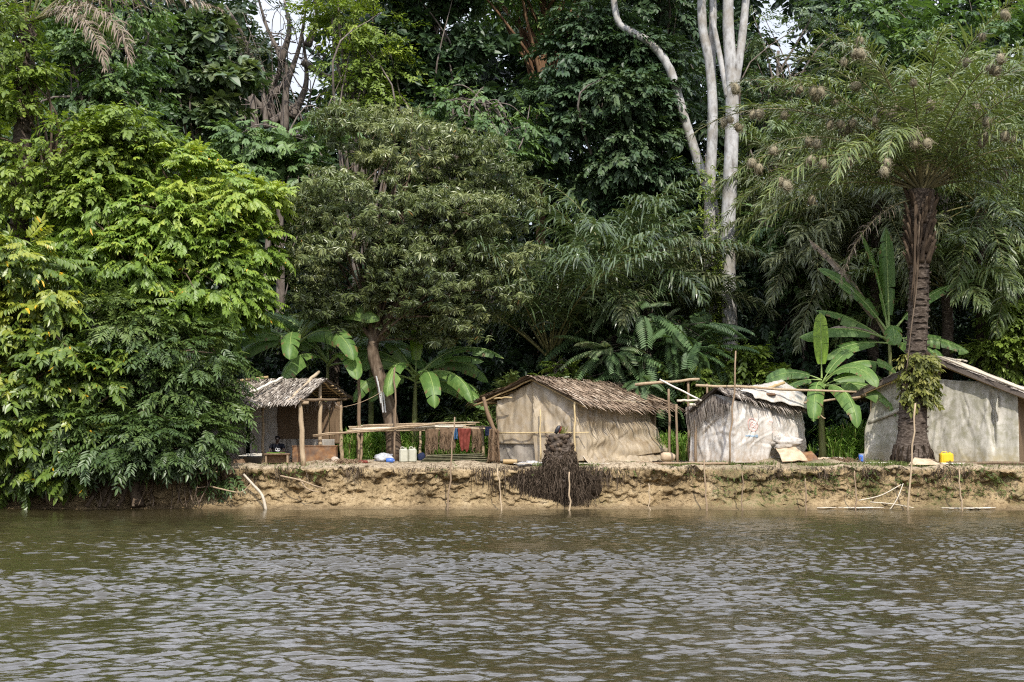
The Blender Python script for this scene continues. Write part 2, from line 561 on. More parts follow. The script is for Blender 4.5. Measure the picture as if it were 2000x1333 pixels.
# ================================================================== shared materials
M = {}
M['bark_brown'] = mat_noise('bark_brown', [(.3, (.045, .032, .022)), (.5, (.11, .08, .055)), (.7, (.19, .15, .11))], 9, .9, .1, .7, .03, (1, 1, .35))
M['bark_white'] = mat_noise('bark_white', [(.28, (.11, .10, .088)), (.42, (.27, .262, .25)), (.58, (.43, .425, .415)), (.74, (.29, .255, .21))], 5, .8, .15, .5, .02, (1, 1, .5), scale2=1.6, stops2=(.25, .225, .19), amt2=0.8)
M['bark_orange'] = mat_noise('bark_orange', [(.3, (.05, .03, .018)), (.5, (.14, .08, .045)), (.7, (.26, .17, .10))], 4, .9, .1, .5, .03, (1, 1, .4))
M['bark_grey'] = mat_noise('bark_grey', [(.3, (.07, .055, .045)), (.55, (.16, .135, .115)), (.75, (.26, .23, .2))], 7, .9, .1, .5, .03, (1, 1, .3))
M['bark_palm'] = mat_noise('bark_palm', [(.3, (.022, .016, .012)), (.5, (.075, .058, .045)), (.7, (.16, .13, .105))], 8, .95, .1, .8, .04, (1, 1, 2.4))
M['wood'] = mat_tint('weathered_wood', [(.1, (.10, .07, .045)), (.45, (.25, .18, .115)), (.7, (.40, .31, .20)), (.95, (.55, .48, .38))], .8, .2, 14, .5, .4, (1, 1, .25))
M['wood_pale'] = mat_tint('pale_peeled_wood', [(.1, (.30, .25, .18)), (.5, (.52, .46, .36)), (.9, (.68, .64, .55))], .7, .25, 14, .4, .3)
M['bamboo'] = mat_tint('dry_bamboo', [(.1, (.20, .13, .06)), (.5, (.38, .27, .13)), (.9, (.50, .40, .22))], .55, .35, 9, .4, .2)
M['thatch'] = mat_tint('dry_palm_thatch', [(.0, (.055, .038, .025)), (.3, (.15, .105, .07)), (.6, (.27, .20, .14)), (.85, (.38, .30, .22)), (1, (.5, .43, .34))], .85, .15, 22, .35, .3)
M['thatch_grey'] = mat_tint('grey_palm_thatch', [(.0, (.06, .048, .04)), (.3, (.17, .14, .115)), (.6, (.30, .26, .215)), (.85, (.42, .38, .33)), (1, (.56, .52, .46))], .85, .15, 22, .35, .3)
M['nest'] = mat_tint('nest_straw', [(.0, (.09, .075, .05)), (.5, (.23, .20, .13)), (1, (.38, .345, .24))], .9, .1, 40, .5, .4)
M['mat'] = mat_tint('woven_mat', [(.0, (.05, .03, .018)), (.4, (.13, .085, .05)), (.8, (.26, .19, .12))], .85, .1, 30, .45, .5, (6, 6, .8))
M['net'] = mat_tint('old_fishing_net', [(.0, (.05, .033, .02)), (.5, (.15, .10, .062)), (1, (.26, .19, .12))], .95, .05, 30, .5, .5)
M['roots'] = mat_tint('root_fibre', [(.0, (.012, .009, .006)), (.5, (.055, .04, .028)), (1, (.17, .13, .095))], .95, .05, 20, .3, .2)


def leafset(dark, mid, light, accent=None):
    s = [(0.0, dark), (0.5, mid), (0.9, light)]
    if accent: s += [(0.975, light), (0.985, accent)]
    return s


ML = {}
ML['sunny'] = mat_leaf('leaf_yellow_green', leafset((0.080, 0.142, 0.021), (0.180, 0.276, 0.039), (0.340, 0.404, 0.062), (0.897, 0.418, 0.052)), .34, .42, .45)
ML['deep'] = mat_leaf('leaf_shaded_green', leafset((0.040, 0.073, 0.021), (0.083, 0.133, 0.036), (0.146, 0.196, 0.050)), .25, .40, .5)  # darker green stands in for shade on the lower left tree
ML['big'] = mat_leaf('leaf_glossy_green', leafset((0.061, 0.108, 0.021), (0.131, 0.196, 0.032), (0.299, 0.324, 0.043), (0.737, 0.432, 0.028)), .3, .36, .5)
ML['small'] = mat_leaf('leaf_small_green', leafset((0.080, 0.124, 0.023), (0.169, 0.241, 0.040), (0.304, 0.365, 0.064)), .32, .45, .4)
ML['mango'] = mat_leaf('leaf_olive', leafset((0.067, 0.091, 0.029), (0.135, 0.171, 0.060), (0.304, 0.332, 0.149), (0.412, 0.217, 0.041)), .2, .36, .6, (1.2, 1.2, .6))
ML['forest'] = mat_leaf('leaf_forest', leafset((0.051, 0.099, 0.033), (0.105, 0.176, 0.054), (0.180, 0.259, 0.074)), .25, .45, .4)
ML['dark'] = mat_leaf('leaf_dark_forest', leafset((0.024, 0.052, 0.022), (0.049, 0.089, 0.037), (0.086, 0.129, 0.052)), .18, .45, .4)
ML['shade'] = mat_leaf('leaf_painted_shade', leafset((0.012, 0.029, 0.012), (0.025, 0.049, 0.020), (0.043, 0.071, 0.029)), .18, .45, .4)  # darkened copy of the dark leaf: forest gloom put into the colour
ML['bluish'] = mat_leaf('leaf_bluish', leafset((0.046, 0.079, 0.038), (0.085, 0.132, 0.060), (0.161, 0.200, 0.085)), .2, .42, .5)
ML['grey'] = mat_leaf('leaf_grey_green', leafset((0.042, 0.060, 0.036), (0.078, 0.102, 0.054), (0.132, 0.156, 0.084)), .2, .5, .3)
ML['palm'] = mat_leaf('palm_leaflet', leafset((0.056, 0.085, 0.026), (0.109, 0.155, 0.047), (0.228, 0.265, 0.093)), .22, .38, .55, (1.2, 1.2, .6))
ML['palm_blue'] = mat_leaf('palm_leaflet_blue', leafset((0.036, 0.058, 0.022), (0.071, 0.108, 0.040), (0.155, 0.194, 0.071)), .22, .34, .6, (1.2, 1.2, .6))
M['boot'] = mat_tint('old_leaf_base', [(.0, (.03, .02, .014)), (.5, (.11, .08, .055)), (1, (.26, .21, .16))], .9, .1, 14, .5, .5, (1, 1, .3))
ML['palm_dry'] = mat_leaf('palm_leaflet_olive', leafset((0.055, 0.068, 0.029), (0.110, 0.130, 0.058), (0.220, 0.237, 0.116)), .2, .42, .4, (1.1, 1.1, .7))
ML['palm_old'] = mat_leaf('palm_leaflet_brownish', leafset((0.085, 0.085, 0.040), (0.161, 0.156, 0.072), (0.287, 0.263, 0.135)), .2, .5, .3, (1.1, 1, .7))
ML['palm_main'] = mat_leaf('palm_leaflet_main', leafset((0.065, 0.094, 0.028), (0.130, 0.171, 0.047), (0.244, 0.278, 0.083), (0.538, 0.441, 0.207)), .25, .4, .5, (1.2, 1.2, .6))
ML['palm_dead'] = mat_leaf('palm_leaflet_dead', leafset((.12, .09, .06), (.22, .175, .13), (.36, .31, .25)), .1, .7, .1, (1, 1, 1))
ML['banana'] = mat_leaf('banana_leaf', leafset((0.062, 0.132, 0.032), (0.124, 0.227, 0.054), (0.268, 0.384, 0.108), (.23, .18, .075)), .38, .48, .45)
ML['banana_new'] = mat_leaf('banana_young_leaf', leafset((.15, .28, .03), (.24, .38, .04), (.32, .46, .06)), .45, .35, .5)
ML['feather'] = mat_leaf('leaf_feathery', leafset((0.058, 0.108, 0.041), (0.117, 0.194, 0.077), (0.292, 0.325, 0.193)), .25, .48, .4)
ML['grass'] = mat_leaf('grass_blade', leafset((0.070, 0.147, 0.025), (0.154, 0.277, 0.046), (0.308, 0.416, 0.108), (0.539, 0.447, 0.216)), .35, .45, .3)
ML['weed'] = mat_leaf('weed_leaf', leafset((.05, .075, .018), (.10, .135, .032), (.18, .21, .06)), .3, .5, .3)
ML['fern'] = mat_leaf('fern_yellow_green', leafset((.06, .07, .015), (.13, .145, .03), (.26, .25, .07)), .25, .45, .3)

HAZE = 0
if HAZE:
    hb = MB(); X0, X1, Y0, Y1, Z0, Z1 = -250, 250, -150, 380, -4.2, 34
    hb.add([(X0, Y0, Z0), (X1, Y0, Z0), (X1, Y1, Z0), (X0, Y1, Z0), (X0, Y0, Z1), (X1, Y0, Z1), (X1, Y1, Z1), (X0, Y1, Z1)], [(0, 3, 2, 1), (4, 5, 6, 7), (0, 1, 5, 4), (1, 2, 6, 5), (2, 3, 7, 6), (3, 0, 4, 7)])
    hm, hnt, hout = _new('river_haze')
    hv = hnt.nodes.new('ShaderNodeVolumePrincipled'); hv.inputs['Color'].default_value = (.86, .90, .95, 1); hv.inputs['Density'].default_value = HAZE
    hnt.links.new(hv.outputs[0], hout.inputs['Volume'])
    tag(hb.build('haze', hm), 'thin pale humid haze over the river', kind='stuff')
    cy.volume_bounces = 0
# ================================================================== leaves and sprays
def leafV(L, W, curl=0.12, fold=0.18):
    x = np.array([0, .30, .70, 1.0, .70, .30]) * L
    y = np.array([0, .5, .38, 0, -.38, -.5]) * W
    z = -curl * L * (x / L) ** 2 + fold * np.abs(y)
    return np.stack([x, y, z], -1)


LQ = np.array([[0, 5, 4, 3], [0, 3, 2, 1]])


def basis(D, up=(0, 0, 1.0), jit=0.0, r=None):
    D = nrm(D)
    U = np.broadcast_to(np.asarray(up, float), D.shape).copy()
    if jit: U = U + (r or rng).normal(0, jit, D.shape)
    Yv = nrm(np.cross(U, D)); Z = np.cross(D, Yv)
    return np.stack([D, Yv, Z], -1)          # columns


def spray(kind, r, ls=1.0):
    """a twig of leaves along +X, normal +Z -> verts, quads, per-quad leaf tint offset"""
    V, Q, T = [], [], []

    def put(p, d, L, W, curl=.12, up=(0, 0, 1)):
        R = basis(np.array([d], float), up)[0]
        V.append(leafV(L, W, curl) @ R.T + np.asarray(p, float))
        Q.append(LQ + 6 * len(Q)); o = r.normal(0, .10); T.extend([o + r.normal(0, .02), o - r.normal(0, .02)])

    if kind == 'pinnate':
        n = 6; L0 = .55
        for k in range(n):
            t = (k + .6) / n; px = L0 * t; pz = -.22 * L0 * t * t
            for s in (-1, 1):
                a = math.radians(r.uniform(48, 66))
                put((px, 0, pz), (math.cos(a), s * math.sin(a), -r.uniform(.25, .75)), r.uniform(.19, .26) * (1 - .25 * abs(t - .5)), r.uniform(.082, .11), .2, (0.2, 0, 1))
        put((L0, 0, -.22 * L0), (1, 0, -.6), .24, .08, .2)
    elif kind == 'whorl':
        for k in range(11):
            a = k * 2.4 + r.uniform(-.3, .3); e = r.uniform(-.5, .75)
            d = np.array([.55 + .5 * e, math.cos(a), math.sin(a) * .9])
            d[2] -= .25
            put((r.uniform(-.10, .06), 0, 0), d, r.uniform(.17, .25), r.uniform(.042, .058), .30, (.3, 0, 1))
    elif kind == 'ovate':
        for k in range(8):
            s = 1 if k % 2 else -1; t = k / 7
            a = math.radians(r.uniform(35, 75)) * (1 - .6 * t)
            put((.42 * t, 0, -.08 * t * t + r.uniform(-.03, .03)), (math.cos(a), s * math.sin(a), r.uniform(-.7, .15)), r.uniform(.15, .22), r.uniform(.08, .115), .2)
    elif kind == 'tier':                       # flat layered twigs with drooping oval leaflets
        n = 5
        for k in range(n):
            t = (k + .6) / n
            for s in (-1, 1):
                a = math.radians(r.uniform(38, 62))
                put((.6 * t, 0, -.10 * t * t), (math.cos(a), s * math.sin(a), -r.uniform(.05, .45)), r.uniform(.19, .26), r.uniform(.065, .085), .15)
        put((.6, 0, -.1), (1, 0, -.3), .24, .08, .15)
    elif kind == 'bigleaf':
        for k in range(7):
            a = k * 2.4 + r.uniform(-.3, .3)
            d = (.6 + .3 * r.uniform(), math.cos(a), .75 * math.sin(a) - .15)
            put((r.uniform(-.2, .15), 0, 0), d, r.uniform(.32, .46), r.uniform(.2, .28), .25, (.4, 0, 1))
    elif kind == 'fine':
        for k in range(12):
            s = 1 if k % 2 else -1; t = k / 11
            a = math.radians(r.uniform(30, 80)) * (1 - .5 * t)
            put((.40 * t, 0, r.uniform(-.04, .04)), (math.cos(a), s * math.sin(a), r.uniform(-.6, .4)), r.uniform(.08, .13), r.uniform(.04, .06), .15)
    elif kind == 'feather':                    # one long flat frond of narrow leaflets, tip bent over
        n = 17; L0 = 1.0
        for k in range(n):
            t = (k + 1) / n; px = L0 * t; pz = -.22 * t ** 2.6
            for s in (-1, 1):
                put((px, 0, pz), (.35, s, -.30), .27 * (1 - .65 * abs(t - .45)), .058, .25, (0, 0, 1))
    V = np.concatenate(V)
    return V * ls, np.concatenate(Q), np.array(T)


def spray_set(kind, n=6, ls=1.0, seed=3):
    r = np.random.default_rng(seed)
    return [spray(kind, r, ls) for _ in range(n)]


def scatter(mb, temps, P, D, S, T, jit=0.35):
    """copies of the spray templates as leaves of one crown"""
    ch = rng.integers(0, len(temps), len(P))
    for k, (tv, tq, tt) in enumerate(temps):
        w_ = np.where(ch == k)[0]
        if not len(w_): continue
        R = basis(D[w_], jit=jit)
        V = np.einsum('kij,mj->kmi', R, tv) * S[w_, None, None] + P[w_, None]
        Q = tq[None] + (np.arange(len(w_)) * len(tv))[:, None, None]
        tint = np.clip(T[w_, None] + tt[None] + 0 * Q[..., 0], 0.01, .97)
        yl = rng.uniform(0, 1, tint.shape) < YELLOW
        tint = np.where(yl, 1.0, tint)
        mb.add(V.reshape(-1, 3), Q.reshape(-1, 4), None, tint.ravel())


YELLOW = 0.0


def crown_pts(lobes, cov=1.0, rc=0.6, per=11, front=0.55, flat=0.45, inner=0.25, seed=0, gap=0.25, topt=0.12):
    """clump domes over the lobes -> spray positions, directions, tints, clump centres"""
    P, D, T, CC = [], [], [], []
    tv_ = rng.normal(0, .09, len(lobes))
    for li, (c, r) in enumerate(lobes):
        c = np.asarray(c, float); r = np.asarray(r, float)
        area = 4 * PI * ((r[0] * r[1]) ** 1.6 / 3 + (r[0] * r[2]) ** 1.6 / 3 + (r[1] * r[2]) ** 1.6 / 3) ** (1 / 1.6)
        n = max(3, int(cov * area / (PI * rc * rc) * 1.5))
        d = nrm(rng.normal(0, 1, (n * 3, 3)))
        keep = rng.uniform(0, 1, len(d)) < np.clip(.62 - front * d[:, 1] * .6 + .22 * d[:, 2], .08, 1)
        d = d[keep][:n]
        shell = np.where(rng.uniform(0, 1, len(d)) < inner, rng.uniform(.35, .75, len(d)), rng.uniform(.82, 1.06, len(d)))
        cc = c + d * r * shell[:, None]
        g = fbm(cc * .55 + li * 0, 2, 70 + seed)
        ok = g > -0.55 + gap * 0.5 - .25 * (shell < .8)
        cc, d = cc[ok], d[ok]
        for q, dd in zip(cc, d):
            k = max(3, int(per * rng.uniform(.6, 1.4)))
            rr = rc * rng.uniform(.6, 1.35)
            rad = rr * np.sqrt(rng.uniform(0.02, 1, k)); an = rng.uniform(0, 2 * PI, k)
            off = np.stack([rad * np.cos(an), rad * np.sin(an), -flat * rr * (rad / rr) ** 2 + rng.normal(0, .10 * rr, k)], -1)
            P.append(q + off)
            dv = np.stack([np.cos(an), np.sin(an), -.15 - .5 * (rad / rr)], -1) * 0.8 + dd * .7 + rng.normal(0, .25, (k, 3))
            D.append(dv)
            T.append(np.full(k, rng.normal(.46, .12) + topt * dd[2] + tv_[li] + .16 * float(vnoise(q * .5, 77 + seed))))
            CC.append(q)
    return np.concatenate(P), np.concatenate(D), np.concatenate(T), np.array(CC)


def limbs(mb, base, ctrl, cc, r0, nl=40, rtop=.35, droop=0.1, lr=.32):
    """tapered trunk along ctrl, limbs from it to a sample of the clumps"""
    path = curve(ctrl, 18)
    tube(mb, path, np.linspace(r0, r0 * rtop, len(path)) * (1 + .04 * rng.normal(0, 1, len(path))), 10, .5)
    if cc is None or not len(cc): return
    pick = cc[rng.choice(len(cc), min(nl, len(cc)), replace=False)]
    for q in pick:
        k = int(len(path) * rng.uniform(.55, .98)) - 1
        a = path[max(k, 2)]
        h = q - a
        mid = a + h * .5 + rng.normal(0, .12, 3) * np.linalg.norm(h) + np.array([0, 0, .12 * np.linalg.norm(h)])
        rr = np.clip(r0 * lr * min(1, np.linalg.norm(h) / 4 + .3), .015, .16)
        tube(mb, curve([a, mid, q], 9), np.linspace(rr, .012, 9), 6, .5, cap=False)


SP = {k: spray_set(k) for k in ('pinnate', 'whorl', 'ovate', 'tier', 'bigleaf', 'fine', 'feather')}


def PL(lst, Y, sq=0.8):
    """lobes from photo pixels: (px, py, rx, ry, dY)"""
    out = []
    for l in lst:
        px, py, rx = l[0], l[1], l[2]
        ry = l[3] if len(l) > 3 and l[3] else rx
        y = Y + (l[4] if len(l) > 4 else 0)
        c = at(px, py, y)
        out.append((c, (m(rx, y), m(rx, y) * sq, m(ry, y))))
    return out


def tree(name, label, cat, leaf, kind, lobes, trunk=None, r0=.25, bark='bark_brown', scale=1.0, group=None, extra=None, nl=30, lr=.32, **kw):
    pts = np.array([c for c, r in lobes])
    if trunk is None:
        mid = pts.mean(0); lo = pts[pts[:, 2].argmin()]
        b = g3(mid[0], mid[1] + .2)
        trunk = [b, b * .6 + mid * .4 + rng.normal(0, .15, 3), mid, mid * .4 + pts[pts[:, 2].argmax()] * .6]
    trunk = [np.asarray(p, float) for p in trunk]
    root = thing(name, label, cat, trunk[0], group)
    P, D, T, CC = crown_pts(lobes, **kw)
    mb = MB()
    S = scale * np.clip(rng.normal(1, .24, len(P)), .5, 1.6)
    scatter(mb, SP[kind], P, D, S, T)
    mb.build('crown', ML[leaf], root)
    tb = MB()
    limbs(tb, trunk[0], trunk, CC, r0, nl, lr=lr)
    if extra is not None: extra(tb)
    tb.build('trunk', M[bark], root, smooth=True)
    return root


# ------------------------------------------------------------------ palm fronds
def frond(L, e0, e1, nl=46, ll=.8, lw=.04, droop=.5, bare=.2, side=0.0, dead=False, r=None, pw=1.3):
    """a feather frond leaving the origin along +X; angles in degrees above the horizon at base and tip"""
    r = r or rng
    n = 26
    t = np.linspace(0, 1, n)
    e = np.radians(e0 + (e1 - e0) * t ** pw)
    az = side * t ** 1.5
    d = np.stack([np.cos(e) * np.cos(az), np.cos(e) * np.sin(az), np.sin(e)], -1)
    p = np.concatenate([[np.zeros(3)], np.cumsum((d[:-1] + d[1:]) / 2 * (L / (n - 1)), axis=0)])
    # leaflets
    tt = np.repeat(np.linspace(bare, .995, nl), 2) + r.uniform(-.006, .006, nl * 2)
    tt = np.clip(tt, 0, 1)
    sg = np.tile([-1.0, 1.0], nl)
    B = np.stack([np.interp(tt, t, p[:, k]) for k in range(3)], -1)
    Tn = nrm(np.stack([np.interp(tt, t, d[:, k]) for k in range(3)], -1))
    Sd = nrm(np.cross(np.array([0, 0, 1.0]) + 0 * Tn, Tn)) * sg[:, None]
    Up = np.cross(Tn, Sd * sg[:, None])
    u = (tt - bare) / (1 - bare)
    al = np.radians(72 - 42 * u) + r.normal(0, .12, len(u))
    upj = r.normal(.12, .38, len(u))
    dr = nrm(Tn * np.cos(al)[:, None] + Sd * np.sin(al)[:, None] + Up * upj[:, None])
    ln = ll * (0.45 + .75 * np.sin(PI * np.clip(u * .86 + .14, 0, 1)) ** .8) * r.uniform(.8, 1.15, len(u)) * (1 - .35 * u)
    g = np.array([0, 0, -1.0])
    dd = droop * r.uniform(.6, 1.4, len(u))[:, None]
    p1 = B + dr * (ln * .38)[:, None]
    d2 = nrm(dr + g * dd * .9); p2 = p1 + d2 * (ln * .34)[:, None]
    d3 = nrm(dr + g * dd * 2.1); p3 = p2 + d3 * (ln * .30)[:, None]
    Wd = nrm(np.cross(dr, Up + r.normal(0, .4, Up.shape)))
    hw = lw / 2 * r.uniform(.8, 1.2, len(u))[:, None]
    V = np.stack([B - Wd * hw * .5, B + Wd * hw * .5, p1 - Wd * hw, p1 + Wd * hw, p2 - Wd * hw * .75, p2 + Wd * hw * .75, p3], 1)
    K = len(u)
    o = np.arange(K)[:, None] * 7
    Q = np.concatenate([o + np.array([0, 1, 3, 2]), o + np.array([2, 3, 5, 4])])
    Tr = o + np.array([4, 5, 6])
    tint = np.clip(.5 + .15 * r.normal(0, 1, K), .05, .95)
    rad = np.interp(t, [0, .08, .3, 1], [.05, .034, .022, .006]) * (L / 5.5)
    return V.reshape(-1, 3), Q, Tr, np.concatenate([tint, tint]), p, rad


def add_frond(mb, fr, rz, pos, sc=1.0):
    V, Q, Tr, tint, p, rad = fr
    c, s = math.cos(rz), math.sin(rz)
    R = np.array([[c, -s, 0], [s, c, 0], [0, 0, 1]]) * sc
    mb.add(V @ R.T + pos, Q, Tr, tint)
    return p @ R.T + pos, rad * sc


def palm_fronds(root, specs, leafmat, rach, dead_from=99, origin=None, name='frond'):
    """specs: (azimuth deg, L, e0, e1, kwargs) each one frond object (> rachis)"""
    out = []
    for az, L, e0, e1, kw in specs:
        kw = dict(kw); mt = kw.pop('mat', leafmat)
        o = origin + np.array([math.cos(math.radians(az)), math.sin(math.radians(az)), 0]) * kw.pop('r0', .12) + np.array([0, 0, kw.pop('dz', 0)])
        mb = MB(); p, rad = add_frond(mb, frond(L, e0, e1, **kw), math.radians(az), o)
        f = mb.build(name, ML[mt], root)
        rb = MB(); tube(rb, p, rad, 5, .6, cap=False)
        rb.build('rachis', M[rach] if isinstance(rach, str) else rach, f, smooth=True)
        out.append(p)
    return out


def palm(name, label, base, top, nf, L, leaf, group=None, ll=.8, lw=.042, trunk_r=.22, seed=0, erange=(82, -5), droop=.55, dead=0, azs=None, bark='bark_palm', nl=40, cat='palm', front=None):
    r = np.random.default_rng(seed)
    root = thing(name, label, cat, base, group)
    tb = MB()
    path = curve([base, (np.asarray(base) * .5 + np.asarray(top) * .5) + r.normal(0, .05, 3), top], 24)
    rads = np.interp(np.linspace(0, 1, 24), [0, .06, .85, 1], [1.35, 1, .95, .8]) * trunk_r * (1 + .06 * r.normal(0, 1, 24))
    tube(tb, path, rads, 12, .5, wob=.08)
    tb.build('trunk', M[bark], root, smooth=True)
    sp = []
    for k in range(nf):
        u = k / max(1, nf - 1)
        az = (k * 137.5 + r.uniform(-18, 18)) % 360 if azs is None else azs[k]
        e0 = erange[0] + (erange[1] - erange[0]) * u ** .9 + r.uniform(-6, 6)
        sp.append((az, L * r.uniform(.82, 1.1), e0, e0 - r.uniform(60, 105) * (.55 + .45 * (1 - u)), dict(nl=int(nl * 1.6), ll=ll * r.uniform(.9, 1.25), lw=lw * 1.5, droop=droop, side=r.uniform(-.4, .4), r=r, dz=r.uniform(-.15, .15))))
    for k in range(dead):
        sp.append((r.uniform(0, 360), L * .85, -20, -85, dict(nl=nl, ll=ll * .7, lw=lw * .7, droop=.9, r=r, mat='palm_dead', dz=-.2)))
    palm_fronds(root, sp, leaf, 'rachis', origin=np.asarray(top, float))
    return root


M['rachis'] = mat_plain('palm_rachis', (.16, .15, .06), .5, .3)
M['rachis_dry'] = mat_plain('palm_rachis_dry', (.17, .15, .075), .6, .2)


# ------------------------------------------------------------------ banana plants
def banana_leaf(mb, mbr, base, az, L, W, e0, e1, side=0.0, r=None, torn=.45, roll=0.0, pet=.25):
    r = r or rng
    n = 30
    t = np.linspace(0, 1, n)
    e = np.radians(e0 + (e1 - e0) * t ** 1.4); a = math.radians(az) + side * t ** 1.5
    d = np.stack([np.cos(e) * np.cos(a), np.cos(e) * np.sin(a), np.sin(e)], -1)
    LT = L * (1 + pet)
    p = np.asarray(base, float) + np.concatenate([[np.zeros(3)], np.cumsum((d[:-1] + d[1:]) / 2 * LT / (n - 1), axis=0)])
    sd = nrm(np.cross(np.array([0, 0, 1.0]) + 0 * d, d))
    up = np.cross(d, sd)
    cr, sr = math.cos(roll), math.sin(roll)
    sd, up = sd * cr + up * sr, up * cr - sd * sr
    u = np.clip((t - pet / (1 + pet)) / (1 - pet / (1 + pet)), 0, 1)
    wv = W / 2 * np.clip(np.sin(PI * np.clip(u * .9 + .07, 0, 1)), 0, 1) ** .45 * (u > 0) * np.clip((1 - u) * 9, 0, 1) ** .5
    for s in (-1, 1):
        i0 = int(np.argmax(u > 0))
        seg = i0
        while seg < n - 1:
            step = int(r.integers(2, 7)) if r.uniform() < torn else int(r.integers(6, 16))
            end = min(n - 1, seg + step)
            idx = np.arange(seg, end + 1)
            dr = r.uniform(.05, .22) + (r.uniform(0, .5) if torn > .3 else 0)
            xs = np.linspace(0, 1, 5)
            tilt = r.normal(0, .07)
            G = p[idx][:, None] + (sd[idx] * s)[:, None] * (wv[idx][:, None] * xs)[..., None] + up[idx][:, None] * (wv[idx][:, None] * (0.22 * xs - dr * 1.6 * xs ** 2 + tilt * xs))[..., None]
            G = G + d[idx][:, None] * (wv[idx][:, None] * .25 * xs)[..., None]
            G[..., 2] -= (wv[idx][:, None] * dr * xs ** 2 * .5)
            # slightly notched ends of each strip
            if len(idx) > 2 and end < n - 1:
                G[-1, 1:] -= (d[idx[-1]] * L * .016)[None] * xs[1:, None]
            nu, nv = G.shape[:2]
            i, j = np.meshgrid(np.arange(nu - 1), np.arange(nv - 1), indexing='ij')
            Q = np.stack([i * nv + j, (i + 1) * nv + j, (i + 1) * nv + j + 1, i * nv + j + 1], -1).reshape(-1, 4)
            tq_ = np.clip(.5 + r.normal(0, .08) + r.normal(0, .07, (nu - 1, nv - 1)), .05, .95); tq_[:, -1] = np.where(r.uniform(0, 1, nu - 1) < .12, 1.0, tq_[:, -1])
            mb.add(G.reshape(-1, 3), Q, None, tq_.ravel())
            seg = end
    tube(mbr, p, np.interp(t, [0, .2, 1], [.035, .02, .004]) * (L / 1.7), 6, .6, cap=False)


M['banana_rib'] = mat_plain('banana_midrib', (.22, .30, .09), .45, .4)
M['banana_stem'] = mat_noise('banana_stem', [(.3, (.10, .085, .04)), (.55, (.16, .18, .06)), (.75, (.24, .24, .09))], 5, .6, .3, .3, .02, (3, 3, .6))


def banana(label, base, h, leaves, group='banana plants behind the huts', r0=.11, lean=(0, 0, 0), seed=0):
    r = np.random.default_rng(seed)
    root = thing('banana_plant', label, 'banana plant', base, group)
    top = np.asarray(base, float) + np.array([0, 0, h]) + np.asarray(lean)
    tb = MB(); tube(tb, curve([base, (np.asarray(base) + top) / 2 + r.normal(0, .03, 3), top], 10), [r0 * 1.25, r0, r0 * .7, r0 * .45], 10, .5, wob=.04)
    tb.build('stem', M['banana_stem'], root, smooth=True)
    for lf in leaves:
        az, L, W, e0, e1 = lf[:5]; kw = dict(lf[5]) if len(lf) > 5 else {}
        if 'roll' not in kw and abs(math.cos(math.radians(az))) > .6 and e0 < 75: kw['roll'] = math.copysign(r.uniform(.45, .95), math.cos(math.radians(az)))
        mt = kw.pop('mat', 'banana'); dz = kw.pop('dz', r.uniform(-.25, .1)); lb = kw.pop('label', None)
        a, b = MB(), MB()
        banana_leaf(a, b, top + np.array([0, 0, dz]), az, L * 1.22, W * 1.05, e0, e1, r=r, **kw)
        o = a.build('leaf', ML[mt], root, smooth=True)
        if lb: o['label'] = lb
        b.build('midrib', M['banana_rib'] if mt != 'palm_dead' else M['rachis_dry'], o, smooth=True)
    return root
# ================================================================== riverside trees on the left
YELLOW = 0.0012


def roots_a(tb):
    for k in range(34):
        px = rng.uniform(90, 400); Y = 41.6 + rng.uniform(-.6, .6)
        a = at(px + rng.uniform(-30, 60), rng.uniform(860, 905), Y + rng.uniform(0, .8)); b = at(px, rng.uniform(975, 996), 40.7 + rng.uniform(-.3, .35))
        tube(tb, line(a, b, 7, .06), [rng.uniform(.012, .03), rng.uniform(.008, .02)], 6, .5)
    for k in range(5):
        a = at(210 + k * 22, 905, 41.9); b = at(190 + k * 26 - rng.uniform(0, 40), 990, 40.75)
        tube(tb, line(a, b, 7, .04), [.08, .05], 8, .5)


tree('overhanging_tree', 'yellow green tree with drooping leaflets leaning out from left bank, above the darker tiers', 'tree', 'sunny', 'pinnate',
     PL([(285, 325, 70, 60), (390, 350, 75, 55), (470, 385, 60, 48), (210, 400, 100, 80), (330, 440, 120, 90), (440, 480, 80, 70), (390, 550, 105, 80, -.5), (250, 520, 110, 85, -.5), (485, 560, 36, 50), (440, 620, 55, 45), (150, 470, 100, 90), (330, 620, 100, 65, -.4), (525, 385, 30, 26), (505, 470, 38, 40), (350, 300, 40, 26), (200, 300, 45, 35)], 44.0),
     [ground_at(330, 44.2), at(320, 760, 44.1), at(330, 600, 44.0), at(370, 380, 44.0)], .26, scale=.72, cov=1.2, rc=.5, per=13, seed=1, nl=80, lr=.2)
YELLOW = 0.001
tree('shade_tree', 'dark green tree with flat layered sprays hanging over the bank beside the left shelter', 'tree', 'deep', 'tier',
     PL([(230, 640, 110, 70), (360, 690, 110, 65), (405, 720, 60, 45), (180, 730, 120, 75), (300, 770, 120, 65), (395, 800, 75, 50), (445, 825, 32, 28, .2), (230, 845, 105, 50, -1.3), (340, 850, 90, 46, -1.2), (405, 870, 40, 36, -.8), (440, 915, 14, 34, -.5), (120, 840, 90, 50, -1.4), (290, 885, 75, 28, -1.5), (170, 890, 75, 28, -1.6), (60, 900, 70, 30, -1.4)], 42.4),
     [at(270, 990, 41.0), at(262, 930, 41.4), at(275, 820, 42.2), at(300, 650, 42.6)], .2, scale=.80, cov=1.1, rc=.48, per=12, flat=.25, seed=2, nl=70, extra=roots_a, front=.6)
YELLOW = 0.006
